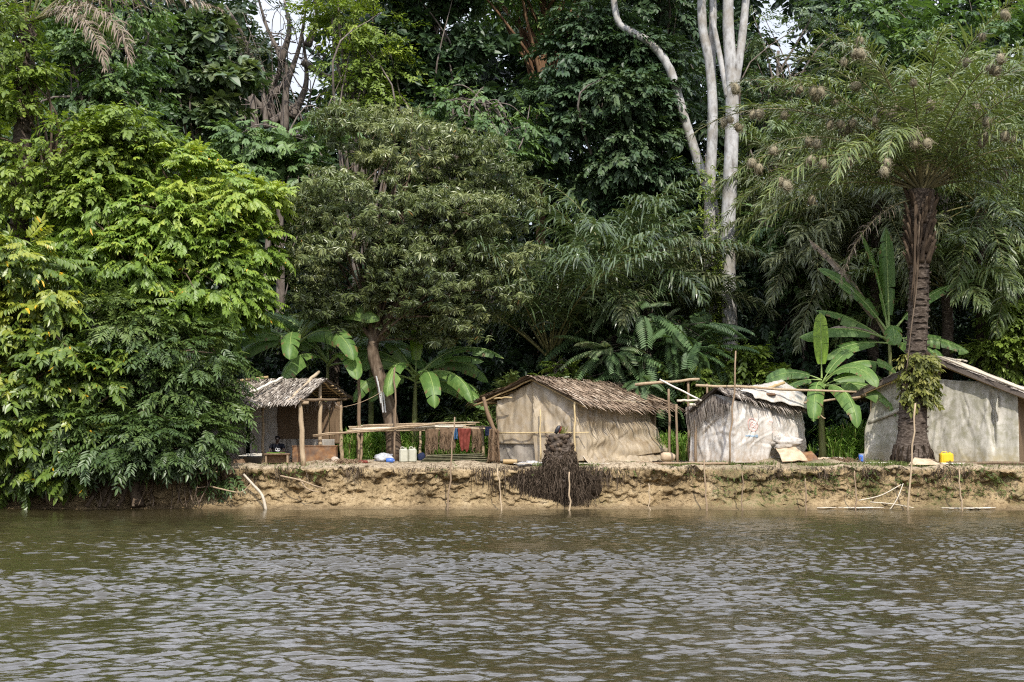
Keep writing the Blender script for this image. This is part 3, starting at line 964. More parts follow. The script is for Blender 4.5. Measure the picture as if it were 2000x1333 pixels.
tree('waterside_tree', 'bright tree with large glossy leaves and a few yellow ones at the far left waterline', 'tree', 'big', 'pinnate',
     PL([(40, 520, 85, 70), (20, 640, 80, 70), (110, 690, 70, 55), (170, 740, 70, 46), (60, 770, 95, 60), (210, 715, 45, 34), (40, 860, 80, 60), (120, 820, 62, 44), (50, 925, 55, 34), (150, 905, 42, 36), (-40, 760, 90, 160), (-60, 560, 80, 90), (95, 580, 60, 40)], 41.3),
     [at(-30, 985, 41.2), at(0, 900, 41.4), at(30, 760, 41.6), at(20, 560, 41.7)], .18, scale=1.0, cov=1.0, rc=.5, per=9, seed=3, nl=50, front=.6)
YELLOW = 0.0015
tree('creeper_tree', 'small leaved light green tree smothering the palm trunk at upper left', 'tree', 'small', 'ovate',
     PL([(60, 330, 80, 80), (130, 280, 90, 60), (215, 290, 80, 55), (170, 370, 90, 55), (20, 420, 60, 70), (20, 180, 45, 60), (15, 60, 38, 70), (60, 130, 30, 45), (250, 240, 60, 45), (-30, 300, 60, 120), (45, 230, 40, 60)], 43.7),
     [ground_at(110, 45.4), at(95, 600, 45.0), at(90, 400, 44.8), at(110, 280, 44.8)], .16, scale=.95, cov=1.15, rc=.48, per=11, seed=4, nl=40)
YELLOW = 0.0

# ================================================================== tree beside the drying rack
YELLOW = 0.0015
b0 = g3(at(771, 896, 45.0)[0], 45.0)
tree('mango_tree', 'round olive green tree with narrow leaves and a slanting forked trunk behind the rack', 'tree', 'mango', 'whorl',
     PL([(690, 260, 85, 60), (800, 285, 110, 70), (925, 330, 95, 65), (1000, 400, 58, 55), (625, 350, 75, 70), (735, 390, 130, 95, -1.0), (870, 420, 120, 90, -1.0), (965, 470, 90, 70), (610, 460, 70, 75), (690, 500, 110, 80, -1.1), (830, 530, 120, 85, -1.0), (940, 560, 85, 65), (610, 560, 65, 55), (680, 600, 75, 45), (890, 630, 75, 50), (800, 620, 70, 42, .5)], 45.6, .95),
     [b0, at(765, 830, 45.1), at(748, 755, 45.2), at(728, 690, 45.3), at(733, 640, 45.4), at(725, 560, 45.5), at(760, 400, 45.6)], .30, 'bark_brown', scale=.88, cov=1.2, rc=.46, per=9, flat=.15, seed=5, nl=80, lr=.14, gap=.45, inner=.3,
     extra=lambda tb: [tube(tb, curve([at(733, 668, 45.3), at(*c, 45.4), at(*d, 45.4), at(*e, 45.2)], 12), [.10, .02], 7, .5) for c, d, e in
                       [((765, 640), (782, 560), (800, 480)), ((700, 630), (685, 590), (640, 540)), ((790, 620), (850, 560), (920, 500)), ((745, 600), (770, 480), (810, 330)), ((715, 600), (700, 480), (690, 320))]])
YELLOW = 0.0

# ================================================================== forest wall behind
FR = 'forest trees behind the huts'
tree('rubber_leaf_tree', 'round crowned tree with big rounded leaves at upper left', 'tree', 'bluish', 'bigleaf',
     PL([(400, 70, 62, 50), (370, 140, 75, 60), (430, 150, 60, 60), (350, 220, 62, 52), (415, 225, 52, 45), (300, 130, 50, 50), (330, 60, 45, 40)], 53),
     [ground_at(375, 53), at(375, 600, 53), at(385, 300, 53), at(390, 120, 53)], .2, 'bark_grey', scale=.95, cov=1.15, rc=.6, per=8, seed=6, group=FR)
tree('leafy_tree', 'mid green leafy tree between the hanging palm frond and the big rounded leaves', 'tree', 'forest', 'ovate',
     PL([(200, 110, 95, 70), (250, 190, 80, 60), (150, 200, 85, 60), (270, 270, 75, 50), (130, 60, 70, 60), (225, 30, 80, 50), (300, 330, 60, 50), (60, 220, 60, 80)], 50),
     None, .2, 'bark_grey', scale=1.1, cov=1.15, rc=.6, per=10, seed=7, group=FR)


def twisted(tb):
    Y = 58
    for c in [[(540, 262), (528, 190), (548, 120), (520, 50), (500, -20)], [(556, 258), (560, 170), (585, 90), (600, 0)], [(500, 265), (492, 200), (478, 170), (470, 100)], [(545, 240), (515, 215), (488, 180), (495, 150), (520, 165)],
              [(520, 250), (515, 190), (500, 130), (470, 60), (440, 10)], [(570, 230), (598, 160), (590, 60)], [(530, 240), (575, 210), (590, 235)], [(548, 120), (565, 60), (555, 0)], [(600, 90), (618, 40), (612, -20)], [(528, 190), (560, 150), (545, 90)], [(590, 120), (640, 150), (668, 130)]]:
        tube(tb, curve([at(x, y, Y + rng.uniform(-.4, .4)) for x, y in c], 16), [rng.uniform(.13, .20), .04], 7, .5, wob=.08)
    for k in range(46):
        a = at(rng.uniform(450, 640), rng.uniform(20, 250), Y + rng.uniform(-1, 1)); b = a + rng.normal(0, 1, 3) * np.array([1.1, .6, 1.0])
        tube(tb, line(a, b, 7, .10), [.035, .012], 5, .5)


tree('twisted_tree', 'sparse tree of bare grey twisting trunks with sky showing through', 'tree', 'grey', 'fine',
     PL([(480, 30, 70, 50), (560, 20, 60, 45), (520, 110, 60, 40), (470, 110, 40, 50), (560, 90, 30, 30)], 58),
     [ground_at(545, 58), at(548, 600, 58), at(545, 260, 58)], .3, 'bark_grey', scale=1.5, cov=.45, rc=.7, per=8, seed=8, extra=twisted, group=FR, nl=20, lr=.10)
tree('light_crowned_tree', 'light green fine leaved tree right of the sky gap at the top', 'tree', 'small', 'fine',
     PL([(690, 40, 85, 55), (672, 110, 45, 50), (725, 120, 65, 55), (700, 190, 60, 40), (660, 195, 28, 35), (750, 50, 45, 60), (660, -30, 80, 50)], 56),
     [ground_at(700, 56), at(695, 600, 56), at(690, 100, 56)], .22, 'bark_grey', scale=1.55, cov=1.0, rc=.65, per=11, seed=9, group=FR)
tree('understory_tree', 'low mid green tree in front of the twisted bare trunks', 'tree', 'forest', 'pinnate',
     PL([(470, 275, 70, 32), (560, 290, 60, 40), (520, 340, 70, 45), (600, 330, 50, 60), (450, 330, 60, 45), (640, 240, 40, 40)], 51),
     None, .14, 'bark_grey', scale=1.0, cov=1.0, rc=.55, per=9, seed=10, group=FR)
tree('heart_leaf_tree', 'dark blue green tree with hanging heart shaped leaves at upper middle', 'tree', 'dark', 'bigleaf',
     PL([(810, 100, 65, 90), (870, 60, 80, 70), (830, 170, 55, 40), (930, 60, 70, 60), (900, 150, 50, 50), (850, -30, 120, 50)], 57),
     [ground_at(880, 57), at(880, 500, 57), at(870, 60, 57)], .24, 'bark_grey', scale=.9, cov=1.1, rc=.6, per=8, seed=11, group=FR)
tree('brown_trunk_tree', 'tall tree with a straight orange brown trunk at the top middle', 'tree', 'forest', 'ovate',
     PL([(1010, 20, 55, 35), (1100, 10, 55, 35), (980, -60, 120, 60), (1100, -70, 120, 60), (1040, -130, 150, 60)], 58),
     [ground_at(1050, 58), at(1056, 500, 58), at(1054, 250, 58), at(1062, 120, 58), at(1062, -60, 58)], .26, 'bark_orange', scale=1.3, cov=.8, rc=.8, per=9, seed=12, group=FR)


def deadb(tb):
    for c in [[(940, 265), (915, 220), (935, 180), (945, 170)], [(925, 240), (975, 205), (990, 235)], [(920, 230), (895, 225), (870, 240)], [(935, 262), (905, 250), (880, 265)], [(930, 215), (920, 195), (880, 230)]]:
        tube(tb, curve([at(x, y, 52.5) for x, y in c], 10), [.05, .015], 6, .5)


tree('tangled_tree', 'dim tree with bare tangled branches just above the round olive crown', 'tree', 'forest', 'ovate',
     PL([(960, 250, 70, 45), (1010, 220, 50, 45), (880, 200, 60, 35), (1000, 300, 45, 45), (930, 190, 50, 40)], 53),
     None, .14, 'bark_grey', scale=1.15, cov=.9, rc=.6, per=9, seed=13, extra=deadb, group=FR)
tree('dense_tree', 'large dense dark green tree left of the pale curved trunk', 'tree', 'dark', 'ovate',
     PL([(1130, 110, 75, 50), (1215, 100, 80, 50), (1290, 130, 55, 60), (1100, 190, 75, 45), (1200, 190, 110, 60, -1), (1280, 220, 65, 60), (1120, 260, 80, 45, -.6), (1230, 280, 85, 60, -.8), (1180, 345, 90, 45), (1270, 340, 60, 45), (1080, 300, 50, 45), (1240, 400, 50, 36), (1150, 40, 60, 40)], 55),
     [ground_at(1200, 56), at(1200, 600, 56), at(1195, 300, 55.5), at(1190, 120, 55)], .26, 'bark_grey', scale=1.05, cov=1.3, rc=.60, per=17, seed=14, group=FR, nl=40)
tree('back_tree', 'shaded tree behind the pale curved trunk at the top', 'tree', 'dark', 'ovate',
     PL([(1310, 20, 70, 50), (1270, -30, 80, 40), (1330, 90, 40, 50), (1340, 180, 40, 50), (1220, 0, 60, 45)], 60),
     None, .22, 'bark_grey', scale=1.5, cov=1.0, rc=.7, per=9, seed=15, group=FR)


# ---- pale trunks
def white_tree(label, base, stems, crown, seed, r0):
    root = thing('white_trunk_tree', label, 'tree', base, 'tall trees with pale trunks')
    tb = MB()
    for pts, r1, r2 in stems:
        pp = curve(pts, 30)
        tube(tb, pp, np.linspace(r1, r2, 30) * (1 + .035 * fb1(np.linspace(0, 9, 30), seed)), 14, .5, wob=.02)
    tb.build('trunk', M['bark_white'], root, smooth=True)
    P, D, T, CC = crown_pts(crown, cov=.75, rc=.8, per=9, seed=seed)
    mb = MB(); scatter(mb, SP['ovate'], P, D, 1.5 * rng.uniform(.8, 1.2, len(P)), T)
    mb.build('crown', ML['forest'], root)
    return root


Yt = 52.5
white_tree('slimmer of two pale straight trunks, forking into a tight pair at the top', ground_at(1390, Yt),
           [([ground_at(1390, Yt), at(1389, 640, Yt), at(1386, 400, Yt), at(1392, 240, Yt), at(1387, 130, Yt), at(1372, 50, Yt), at(1370, -60, Yt)], .23, .17),
            ([at(1389, 170, Yt), at(1390, 90, Yt), at(1393, 20, Yt), at(1390, -70, Yt)], .17, .13)],
           PL([(1370, -130, 120, 60), (1270, -130, 80, 50)], Yt), 21, .24)
white_tree('thicker of two pale straight trunks, branching into three high up', ground_at(1428, Yt - .6),
           [([ground_at(1428, Yt - .6), at(1425, 660, Yt - .6), at(1421, 480, Yt - .6), at(1427, 330, Yt - .6), at(1430, 200, Yt - .6), at(1427, 120, Yt - .6), at(1422, 40, Yt - .6), at(1424, -60, Yt - .6)], .33, .2),
            ([at(1433, 180, Yt - .6), at(1446, 100, Yt - .6), at(1454, 30, Yt - .6), at(1462, -60, Yt - .6)], .18, .14),
            ([at(1422, 190, Yt - .6), at(1410, 130, Yt - .5), at(1396, 60, Yt - .4), at(1390, 30, Yt - .4)], .13, .08)],
           PL([(1470, -160, 90, 60), (1420, -190, 120, 60)], Yt), 22, .33)
white_tree('pale slender trunk bending left in a long curve behind the straight pair', ground_at(1398, 53.5),
           [([ground_at(1398, 53.5), at(1400, 600, 53.5), at(1395, 420, 53.5), at(1368, 330, 53.5), at(1336, 230, 53.5), at(1308, 135, 53.5), at(1270, 85, 53.5), at(1232, 62, 53.5), at(1206, 40, 53.5), at(1195, -30, 53.5)], .24, .12)],
           PL([(1190, -110, 110, 50)], 53.5), 23, .24)

tree('sunlit_tree', 'pale speckled green tree right of the pale trunks with sky through its crown', 'tree', 'bluish', 'fine',
     PL([(1475, 60, 30, 60), (1490, 170, 45, 40), (1600, 140, 45, 50), (1480, 240, 40, 50), (1605, 20, 30, 40), (1640, 90, 45, 60), (1530, 220, 60, 40)], 59),
     [ground_at(1510, 59), at(1510, 500, 59), at(1520, 100, 59)], .2, 'bark_grey', scale=1.5, cov=.72, rc=.6, per=10, seed=16, group=FR)
tree('corner_tree', 'green tree rising behind the nest filled palm at the top right', 'tree', 'forest', 'ovate',
     PL([(1720, 40, 80, 60), (1850, 30, 90, 60), (1960, 60, 60, 60), (1790, 120, 90, 60), (1900, 150, 90, 60), (2030, 150, 60, 80), (1700, 150, 70, 60), (1980, 230, 60, 50)], 58),
     [ground_at(1850, 58), at(1850, 500, 58), at(1830, 80, 58)], .26, 'bark_grey', scale=1.5, cov=.95, rc=.8, per=9, seed=17, group=FR)
tree('vine_tree', 'vine draped tree in the gloom right of the pale trunks', 'tree', 'forest', 'ovate',
     PL([(1560, 480, 70, 50), (1620, 560, 60, 50), (1500, 440, 45, 50), (1640, 640, 55, 45), (1490, 610, 38, 18), (1555, 540, 40, 36), (1500, 655, 38, 16), (1690, 560, 45, 60)], 51),
     None, .12, 'bark_grey', scale=.9, cov=.9, rc=.5, per=10, seed=18, group=FR)
tree('right_vine_tree', 'light green creeper covered tree at the right edge above the last hut', 'tree', 'small', 'ovate',
     PL([(1940, 620, 40, 45), (1985, 600, 45, 50), (1965, 680, 45, 45), (2020, 660, 50, 60), (1925, 690, 30, 30)], 48),
     None, .12, 'bark_grey', scale=.8, cov=1.1, rc=.42, per=11, seed=19, group=FR)
tree('broadleaf_bush', 'bright green broad leaved bush below the pale trunks', 'bush', 'small', 'ovate',
     PL([(1420, 715, 50, 32), (1470, 730, 45, 28), (1385, 745, 45, 28), (1515, 745, 32, 22), (1440, 690, 32, 20), (1350, 720, 34, 26)], 48.3),
     None, .06, 'bark_grey', scale=1.0, cov=1.15, rc=.42, per=10, seed=20)
tree('feather_leaf_shrub', 'shrub with long flat feathery fronds catching light above the middle hut', 'shrub', 'feather', 'feather',
     PL([(1180, 640, 50, 22), (1250, 600, 55, 26), (1330, 640, 60, 26), (1200, 690, 60, 26), (1290, 690, 70, 30), (1370, 690, 55, 26), (1160, 745, 60, 18), (1250, 745, 55, 18), (1310, 735, 50, 20)], 48.6, 1.2),
     None, .07, 'bark_grey', scale=1.15, cov=.62, rc=.55, per=4, flat=.2, seed=24, gap=0)
tree('sapling', 'bright pinnate leaved sapling just behind the middle hut ridge', 'shrub', 'small', 'pinnate',
     PL([(1080, 700, 38, 22), (1055, 725, 34, 18), (1105, 722, 32, 18), (1085, 740, 40, 16)], 48.0),
     None, .04, 'bark_grey', scale=.72, cov=1.0, rc=.36, per=9, seed=25)

# ---- climbers on the pale trunks
for lab, px, y0, y1, r in (('leafy climber hugging the slimmer pale trunk', 1378, 300, 680, 26), ('yellow green creeper between the two pale trunks', 1404, 420, 700, 16)):
    mb = MB(); n = 150
    P = np.array([at(px + rng.normal(0, r * .6), y, Yt - .45 + rng.normal(0, .2)) for y in y0 + (y1 - y0) * rng.uniform(0, 1, n) ** .8])
    scatter(mb, SP['fine'], P, rng.normal(0, 1, (n, 3)) + [0, -.5, -.5], np.full(n, 1.1), rng.normal(.55, .15, n))
    root = thing('climber', lab, 'climber', ground_at(px, Yt - .4))
    mb.build('foliage', ML['small'], root)
    tb = MB(); tube(tb, curve([ground_at(px, Yt - .4), at(px + 4, 600, Yt - .35), at(px - 3, (y0 + y1) / 2, Yt - .35), at(px, y0, Yt - .35)], 14), [.03, .012], 6, .5)
    tb.build('stem', M['bark_grey'], root)

# ================================================================== palms
PB = 'oil palms behind the huts'
palm('oil_palm', 'palm with blue green upright fronds between the round olive tree and the middle hut', ground_at(1075, 49), ground_at(1075, 49) + [0, 0, 3.6], 26, 7.4, 'palm_blue', PB, ll=1.25, lw=.05, seed=31, erange=(86, 38), droop=.75)
palm('oil_palm', 'palm with fronds arching over the feathery shrub', ground_at(1190, 51), at(1195, 560, 51), 24, 6.2, 'palm_blue', PB, ll=1.05, lw=.05, seed=32, erange=(84, 8), droop=.7)
palm('oil_palm', 'palm with a pale drooping frond just left of the pale trunks', ground_at(1275, 50.5), at(1262, 590, 50.5), 18, 4.6, 'palm_dry', PB, ll=.9, lw=.045, seed=33, erange=(70, -5), droop=.6, dead=2)
palm('oil_palm', 'low palm with splayed leaflets under the right of the round olive crown', ground_at(985, 48.3), ground_at(985, 48.3) + [0, 0, .7], 15, 3.6, 'palm', PB, ll=.7, lw=.042, seed=34, erange=(80, 25), droop=.35)
palm('oil_palm', 'palm with dense tangled fronds right of the pale trunks', ground_at(1560, 52), at(1590, 440, 52), 22, 5.4, 'palm_dry', PB, ll=.9, lw=.045, seed=35, erange=(80, -25), droop=.6)
palm('oil_palm', 'palm with grey green fronds close behind the nest filled palm', ground_at(1700, 50), at(1715, 390, 50), 24, 5.6, 'palm_dry', PB, ll=.95, lw=.045, seed=36, erange=(80, -30), droop=.6, dead=1)
palm('oil_palm', 'palm with hanging fronds right of the nest filled palm trunk', ground_at(1910, 49), at(1915, 400, 49), 24, 5.4, 'palm', PB, ll=.95, lw=.045, seed=37, erange=(80, -30), droop=.65)
palm('oil_palm', 'lower palm with arching blue green fronds above the right hut roof', ground_at(1840, 48.5), at(1850, 560, 48.5), 18, 4.4, 'palm', PB, ll=.85, lw=.045, seed=38, erange=(75, 0), droop=.6)
palm('oil_palm', 'tall palm half hidden high behind the nest filled crown', ground_at(1950, 53), at(1960, 230, 53), 22, 5.6, 'palm', PB, ll=.95, lw=.05, seed=39, erange=(80, -30), droop=.6)
palm('oil_palm', 'palm with spreading olive fronds behind the tall banana leaves', ground_at(1650, 51), at(1655, 520, 51), 22, 5.0, 'palm_dry', PB, ll=.95, lw=.045, seed=41, erange=(80, -25), droop=.6)
palm('oil_palm', 'palm whose fronds fill the right edge below the nest filled crown', ground_at(2010, 50.5), at(2000, 480, 50.5), 24, 5.6, 'palm', PB, ll=.95, lw=.045, seed=42, erange=(80, -30), droop=.6)
palm('oil_palm', 'palm high between the pale trunks and the nest filled crown', ground_at(1530, 55), at(1535, 330, 55), 20, 4.6, 'palm', PB, ll=.95, lw=.045, seed=43, erange=(80, -30), droop=.6)
palm('oil_palm', 'palm in deep shade behind the banana clump at left', ground_at(650, 50), at(655, 690, 50), 16, 4.2, 'palm', PB, ll=.8, lw=.045, seed=40, erange=(70, 0), droop=.5)

# ---- left palm with the hanging grey frond
pl = thing('leaning_palm', 'dark trunked palm at the upper left corner with grey hanging fronds', 'palm', ground_at(70, 44.3))
tb = MB(); topL = at(55, 45, 44.3)
tube(tb, curve([ground_at(70, 44.3), at(40, 500, 44.3), at(45, 250, 44.3), topL], 22), [.34, .3, .28, .26], 12, .5, wob=.1)
for k in range(40):
    a = at(52 + rng.normal(0, 6), rng.uniform(60, 260), 44.3 - .25); tube(tb, line(a, a + [rng.normal(0, .25), -.15, rng.uniform(.2, .5)], 4, .02), [.06, .025], 5, .5)
tb.build('trunk', M['bark_palm'], pl, smooth=True)
sp = [(0, 6.6, 24, -24, dict(mat='palm_dead', nl=80, ll=.85, lw=.045, droop=.9, side=-.1)), (-22, 5.4, 22, -84, dict(mat='palm_dead', nl=80, ll=.8, lw=.045, droop=.9, side=-.2)), (-35, 5.0, 10, -80, dict(mat='palm_dead', nl=70, ll=.75, lw=.042, droop=.8)), (10, 5.6, 48, -8, dict(mat='palm_dry', nl=50, ll=.75, lw=.035, droop=.7))]
for k in range(15):
    sp.append((k * 137.5, 5.4, 82 - k * 3.6, 5 - k * 4, dict(nl=46, ll=.8, lw=.038, droop=.5)))
palm_fronds(pl, sp, 'palm_main', 'rachis', origin=topL)

# ---- the big palm full of nests
Yp = 42.7
PBASE = ground_at(1779, Yp); PTOP = at(1801, 372, Yp)
bp = thing('nest_palm', 'big palm with weaver nests standing before the right hut', 'palm', PBASE)
path = curve([PBASE, at(1783, 800, Yp), at(1790, 690, Yp), at(1795, 560, Yp), at(1797, 450, Yp), PTOP], 60)
zz = (path[:, 2] - PBASE[2])
rr = np.interp(zz, [0, .12, .35, .65, 1.0, 1.6, 2.6, 4, 6.8, 7.6, 8.5], [.56, .62, .60, .50, .44, .42, .37, .31, .30, .34, .40])
tb = MB(); tube(tb, path, rr, 28, .5, wob=.05)
sb = tb                                             # ring scars of old leaf bases
for k in range(150):
    z = .95 + 6.2 * (k / 150) ; an = k * 2.399 + rng.uniform(-.2, .2)
    i = np.argmin(abs(zz - z)); c = path[i]; r_ = rr[i]
    o = c + np.array([math.cos(an) * r_, math.sin(an) * r_, 0]) * .97
    tg = np.array([-math.sin(an), math.cos(an), 0]); ou = np.array([math.cos(an), math.sin(an), 0])
    w_ = rng.uniform(.10, .16)
    pts = np.array([o - tg * w_ * 1.0 - [0, 0, .02], o - tg * w_ * .5 + ou * .035, o + ou * .055 + [0, 0, .015], o + tg * w_ * .5 + ou * .035, o + tg * w_ - [0, 0, .02]])
    tube(sb, pts, [.012, .03, .012], 5, .5)
tb.build('trunk', M['bark_palm'], bp, smooth=True)
bo = MB()                                             # old leaf bases under the crown
for k in range(70):
    an = k * 2.399; z = rng.uniform(6.2, 8.3); i = np.argmin(abs(zz - z)); c = path[i]; r_ = rr[i]
    ou = np.array([math.cos(an), math.sin(an), 0])
    a = c + ou * r_ * .85; L = rng.uniform(.35, .75)
    tube(bo, curve([a, a + ou * .12 + [0, 0, L * .5], a + ou * .26 + [0, 0, L]], 7), [.10, .035], 7, rng.uniform(.1, .5))
bo.build('leaf_bases', M['boot'], bp, smooth=True)
fb = MB()
for k in range(4):                                    # grey dry stalks hugging the trunk
    x0 = rng.uniform(-12, 12)
    tube(fb, curve([at(1797 + x0, 400, Yp - .45), at(1795 + x0 * .9, 450, Yp - .46), at(1793 + rng.uniform(-8, 2), 520, Yp - .42), at(1788 + rng.uniform(-10, 0), rng.uniform(540, 620), Yp - .42)], 10), [.035, .018], 6, .3)
tube(fb, curve([at(1796, 430, Yp - .44), at(1790, 560, Yp - .4), at(1780, 640, Yp - .42), at(1770, 730, Yp - .45)], 14), [.03, .014], 6, .6)
fb.build('dry_stalks', M['boot'], bp, smooth=True)
rb_ = MB()                                            # root skirt at the foot
for k in range(260):
    an = rng.uniform(0, 2 * PI); r_ = rng.uniform(.54, .64)
    a = PBASE + [math.cos(an) * (r_ - .06), math.sin(an) * (r_ - .06), rng.uniform(.3, .6)]; b = PBASE + [math.cos(an) * (r_ + .06), math.sin(an) * (r_ + .06), rng.uniform(-.05, .12)]
    tube(rb_, line(a, b, 4, .02), [.018, .01], 4, rng.uniform(0, .6), cap=False)
rb_.build('root_skirt', M['roots'], bp)
sp = [(182, 8.4, 52, -38, dict(nl=70, ll=.85, lw=.035, droop=.35, mat='palm_dry', side=-.05)), (188, 7.6, 62, -18, dict(nl=66, ll=.9, lw=.035, droop=.45, mat='palm_dry')), (176, 7.0, 58, -30, dict(nl=66, ll=.85, lw=.036, droop=.4)),
      (195, 6.6, 42, -42, dict(nl=60, ll=.85, lw=.034, droop=.5, mat='palm_dry')), (170, 6.8, 68, -10, dict(nl=64, ll=.9, lw=.036, droop=.45)), (200, 6.4, 74, 8, dict(nl=64, ll=.9, lw=.036, droop=.45)),
      (165, 6.4, 34, -50, dict(nl=60, ll=.8, lw=.034, droop=.5)), (184, 5.6, 24, -45, dict(nl=56, ll=.8, lw=.03, droop=.5, mat='palm_dry')),
      (2, 7.8, 54, -25, dict(nl=68, ll=.9, lw=.036, droop=.4)), (-8, 7.0, 46, -32, dict(nl=64, ll=.85, lw=.036, droop=.45, mat='palm_dry')), (10, 7.0, 66, -5, dict(nl=66, ll=.9, lw=.036, droop=.45)), (-3, 6.2, 36, -20, dict(nl=60, ll=.8, lw=.034, droop=.5)), (4, 5.6, 26, -30, dict(nl=56, ll=.8, lw=.034, droop=.5, mat='palm_dry')),
      (196, 4.2, 0, -75, dict(nl=60, ll=.55, lw=.018, droop=1.0, mat='palm_dead', pw=.7, dz=-.3)),
      (250, 3.6, 78, -70, dict(nl=40, ll=.6, lw=.024, droop=.9, mat='palm_dead', pw=1.6))]
for az_, L_, a_, b_ in ((186, 7.4, 40, -52), (172, 7.0, 30, -55), (205, 6.6, 34, -58), (158, 6.6, 26, -55), (181, 6.2, 16, -58), (0, 7.2, 42, -48), (12, 6.8, 30, -55), (-16, 6.6, 34, -58), (24, 6.2, 22, -55), (-35, 6.0, 40, -60), (222, 6.0, 44, -62), (-60, 5.8, 52, -62), (245, 5.8, 54, -64)):
    sp.append((az_, L_, a_, b_, dict(nl=76, ll=.9, lw=.047, droop=.5, side=rng.uniform(-.2, .2), bare=.14, pw=1.2)))
for k in range(24):
    u = k / 23; e0 = 87 - 42 * u + rng.uniform(-5, 5)
    sp.append(((k * 137.5 + 20) % 360, rng.uniform(6.4, 7.6), e0, e0 - rng.uniform(60, 90), dict(nl=84, ll=rng.uniform(.9, 1.1), lw=.046, droop=.45, bare=.15, pw=1.5, side=rng.uniform(-.3, .3), mat='palm_main' if rng.uniform() < .8 else 'palm_dry')))
FP = palm_fronds(bp, sp, 'palm_main', 'rachis_dry', origin=PTOP)

# nests hanging from the fronds
nm = []
for v in range(3):
    mb = MB(); blob(mb, (0, 0, -.14), (.115, .115, .14), 9, .12, 3, v, .5)
    for k in range(60):
        d = nrm(rng.normal(0, 1, 3)); a = np.array([0, 0, -.14]) + d * [.11, .11, .135]
        tube(mb, np.array([a, a + np.cross(d, rng.normal(0, 1, 3)) * .05 + d * .018, a + np.cross(d, rng.normal(0, 1, 3)) * .09 + d * .03 - [0, 0, .03]]), [.006, .003], 3, rng.uniform(.2, 1), cap=False)
    tube(mb, np.array([[0, 0, -.03], [.005, 0, .05], [0, 0, .12]]), .008, 4, .4)
    o = mb.build('bird_nest', M['nest'], smooth=True); nm.append(o.data); bpy.data.objects.remove(o)
spots = []
cand = [p[int(26 * t)] for p in FP[:6] + FP[8:12] + FP[14:] for t in (.45, .6, .72, .84, .93)]
rng.shuffle(cand)
for c in cand:
    if c[1] > Yp + .6 or c[2] < 7.5: continue
    c = c + [0, -.25, 0]
    spots.append(c + [rng.normal(0, .12), rng.normal(0, .1), -.10])
    if rng.uniform() < .45: spots.append(c + [rng.normal(0, .22), rng.normal(0, .15), -.10 + rng.normal(0, .1)])
for k, c in enumerate(spots[:88]):
    o = bpy.data.objects.new('bird_nest', nm[k % 3]); COL.objects.link(o)
    o.location = c; o.rotation_euler = (rng.normal(0, .2), rng.normal(0, .2), rng.uniform(0, 6)); s = rng.uniform(.85, 1.2); o.scale = (s, s, s)
    tag(o, 'straw weaver bird nest hanging from a frond of the big palm', 'bird nest', 'weaver nests in the big palm')

# fern growing on the big palm's trunk
fe = thing('trunk_fern', 'yellow green fern clump growing on the big palm trunk', 'fern', at(1792, 740, Yp))
mb = MB(); n = 170
yy = rng.uniform(690, 782, n); an = rng.uniform(PI, 2 * PI, n)
P = np.array([at(1791, y, Yp) + np.array([math.cos(a) * .42, math.sin(a) * .42, 0]) for y, a in zip(yy, an)])
D = np.stack([np.cos(an), np.sin(an), -.9 + 0 * an], -1) + rng.normal(0, .35, (n, 3))
scatter(mb, SP['ovate'], P, D, rng.uniform(.6, 1.05, n), rng.normal(.5, .2, n))
mb.build('fronds', ML['fern'], fe)
mb = MB()
for k in range(16): blob(mb, at(1791 + rng.uniform(-22, 22), rng.uniform(690, 775), Yp - .33), .10, 6, .3, 3, k, .4)
mb.build('root_clump', M['roots'], fe)

# ================================================================== bananas
banana('banana plant with broad torn leaves behind the left shelter roof', ground_at(575, 46.2), 4.0,
       [(6, 3.0, .66, 56, -38, dict(roll=.5)), (-10, 2.8, .66, 42, -42, dict(roll=.5)), (-28, 2.7, .62, 55, -50, dict(roll=.4)), (-40, 2.3, .6, 35, -75), (160, 2.2, .6, 45, -50, dict(roll=-.4)), (190, 2.2, .55, 55, -30, dict(roll=-.4)), (200, 1.8, .55, 30, -70), (-85, 1.9, .6, 30, -80), (60, 2.2, .5, 60, -10), (-5, 2.9, .6, 60, -20), (190, 1.7, .5, 10, -75)], seed=51)
banana('second banana plant in the shade right of the torn one', ground_at(640, 46.8), 3.3,
       [(0, 2.3, .6, 45, -45), (180, 2.2, .6, 48, -45), (-60, 2.0, .6, 30, -75), (-120, 1.9, .55, 25, -75), (170, 2.5, .55, 60, -15), (20, 1.9, .55, 15, -70), (100, 2.4, .5, 70, 20)], seed=52)
banana('banana plant with an upright leaf glimpsed through the fork of the olive tree', ground_at(725, 48), 3.7,
       [(95, 1.8, .5, 88, 80), (120, 1.5, .5, 80, 60), (-30, 1.8, .5, 20, -70), (200, 1.6, .5, 30, -70), (-90, 1.5, .5, 20, -75)], seed=53)
banana('banana plant with drooping split leaves right of the slanting trunk', ground_at(812, 46.6), 2.85,
       [(80, 1.25, .46, 86, 78, dict(mat='banana_new', torn=.05, dz=.15)), (-5, 1.7, .46, 42, -28), (5, 1.6, .44, 15, -55), (-18, 1.9, .44, 8, -62), (-72, 2.2, .55, 25, -88), (-108, 2.1, .55, 30, -88), (-5, 2.3, .5, 50, -40, dict(roll=.5)), (178, 2.0, .5, 52, -35, dict(roll=-.5)), (-40, 2.1, .46, 25, -80), (188, 1.7, .44, 40, -50), (205, 1.8, .46, 25, -80), (22, 2.0, .46, 35, -60), (175, 1.5, .44, 66, 20), (200, 1.3, .45, 5, -75), (15, 1.4, .42, 55, 5)], seed=54)
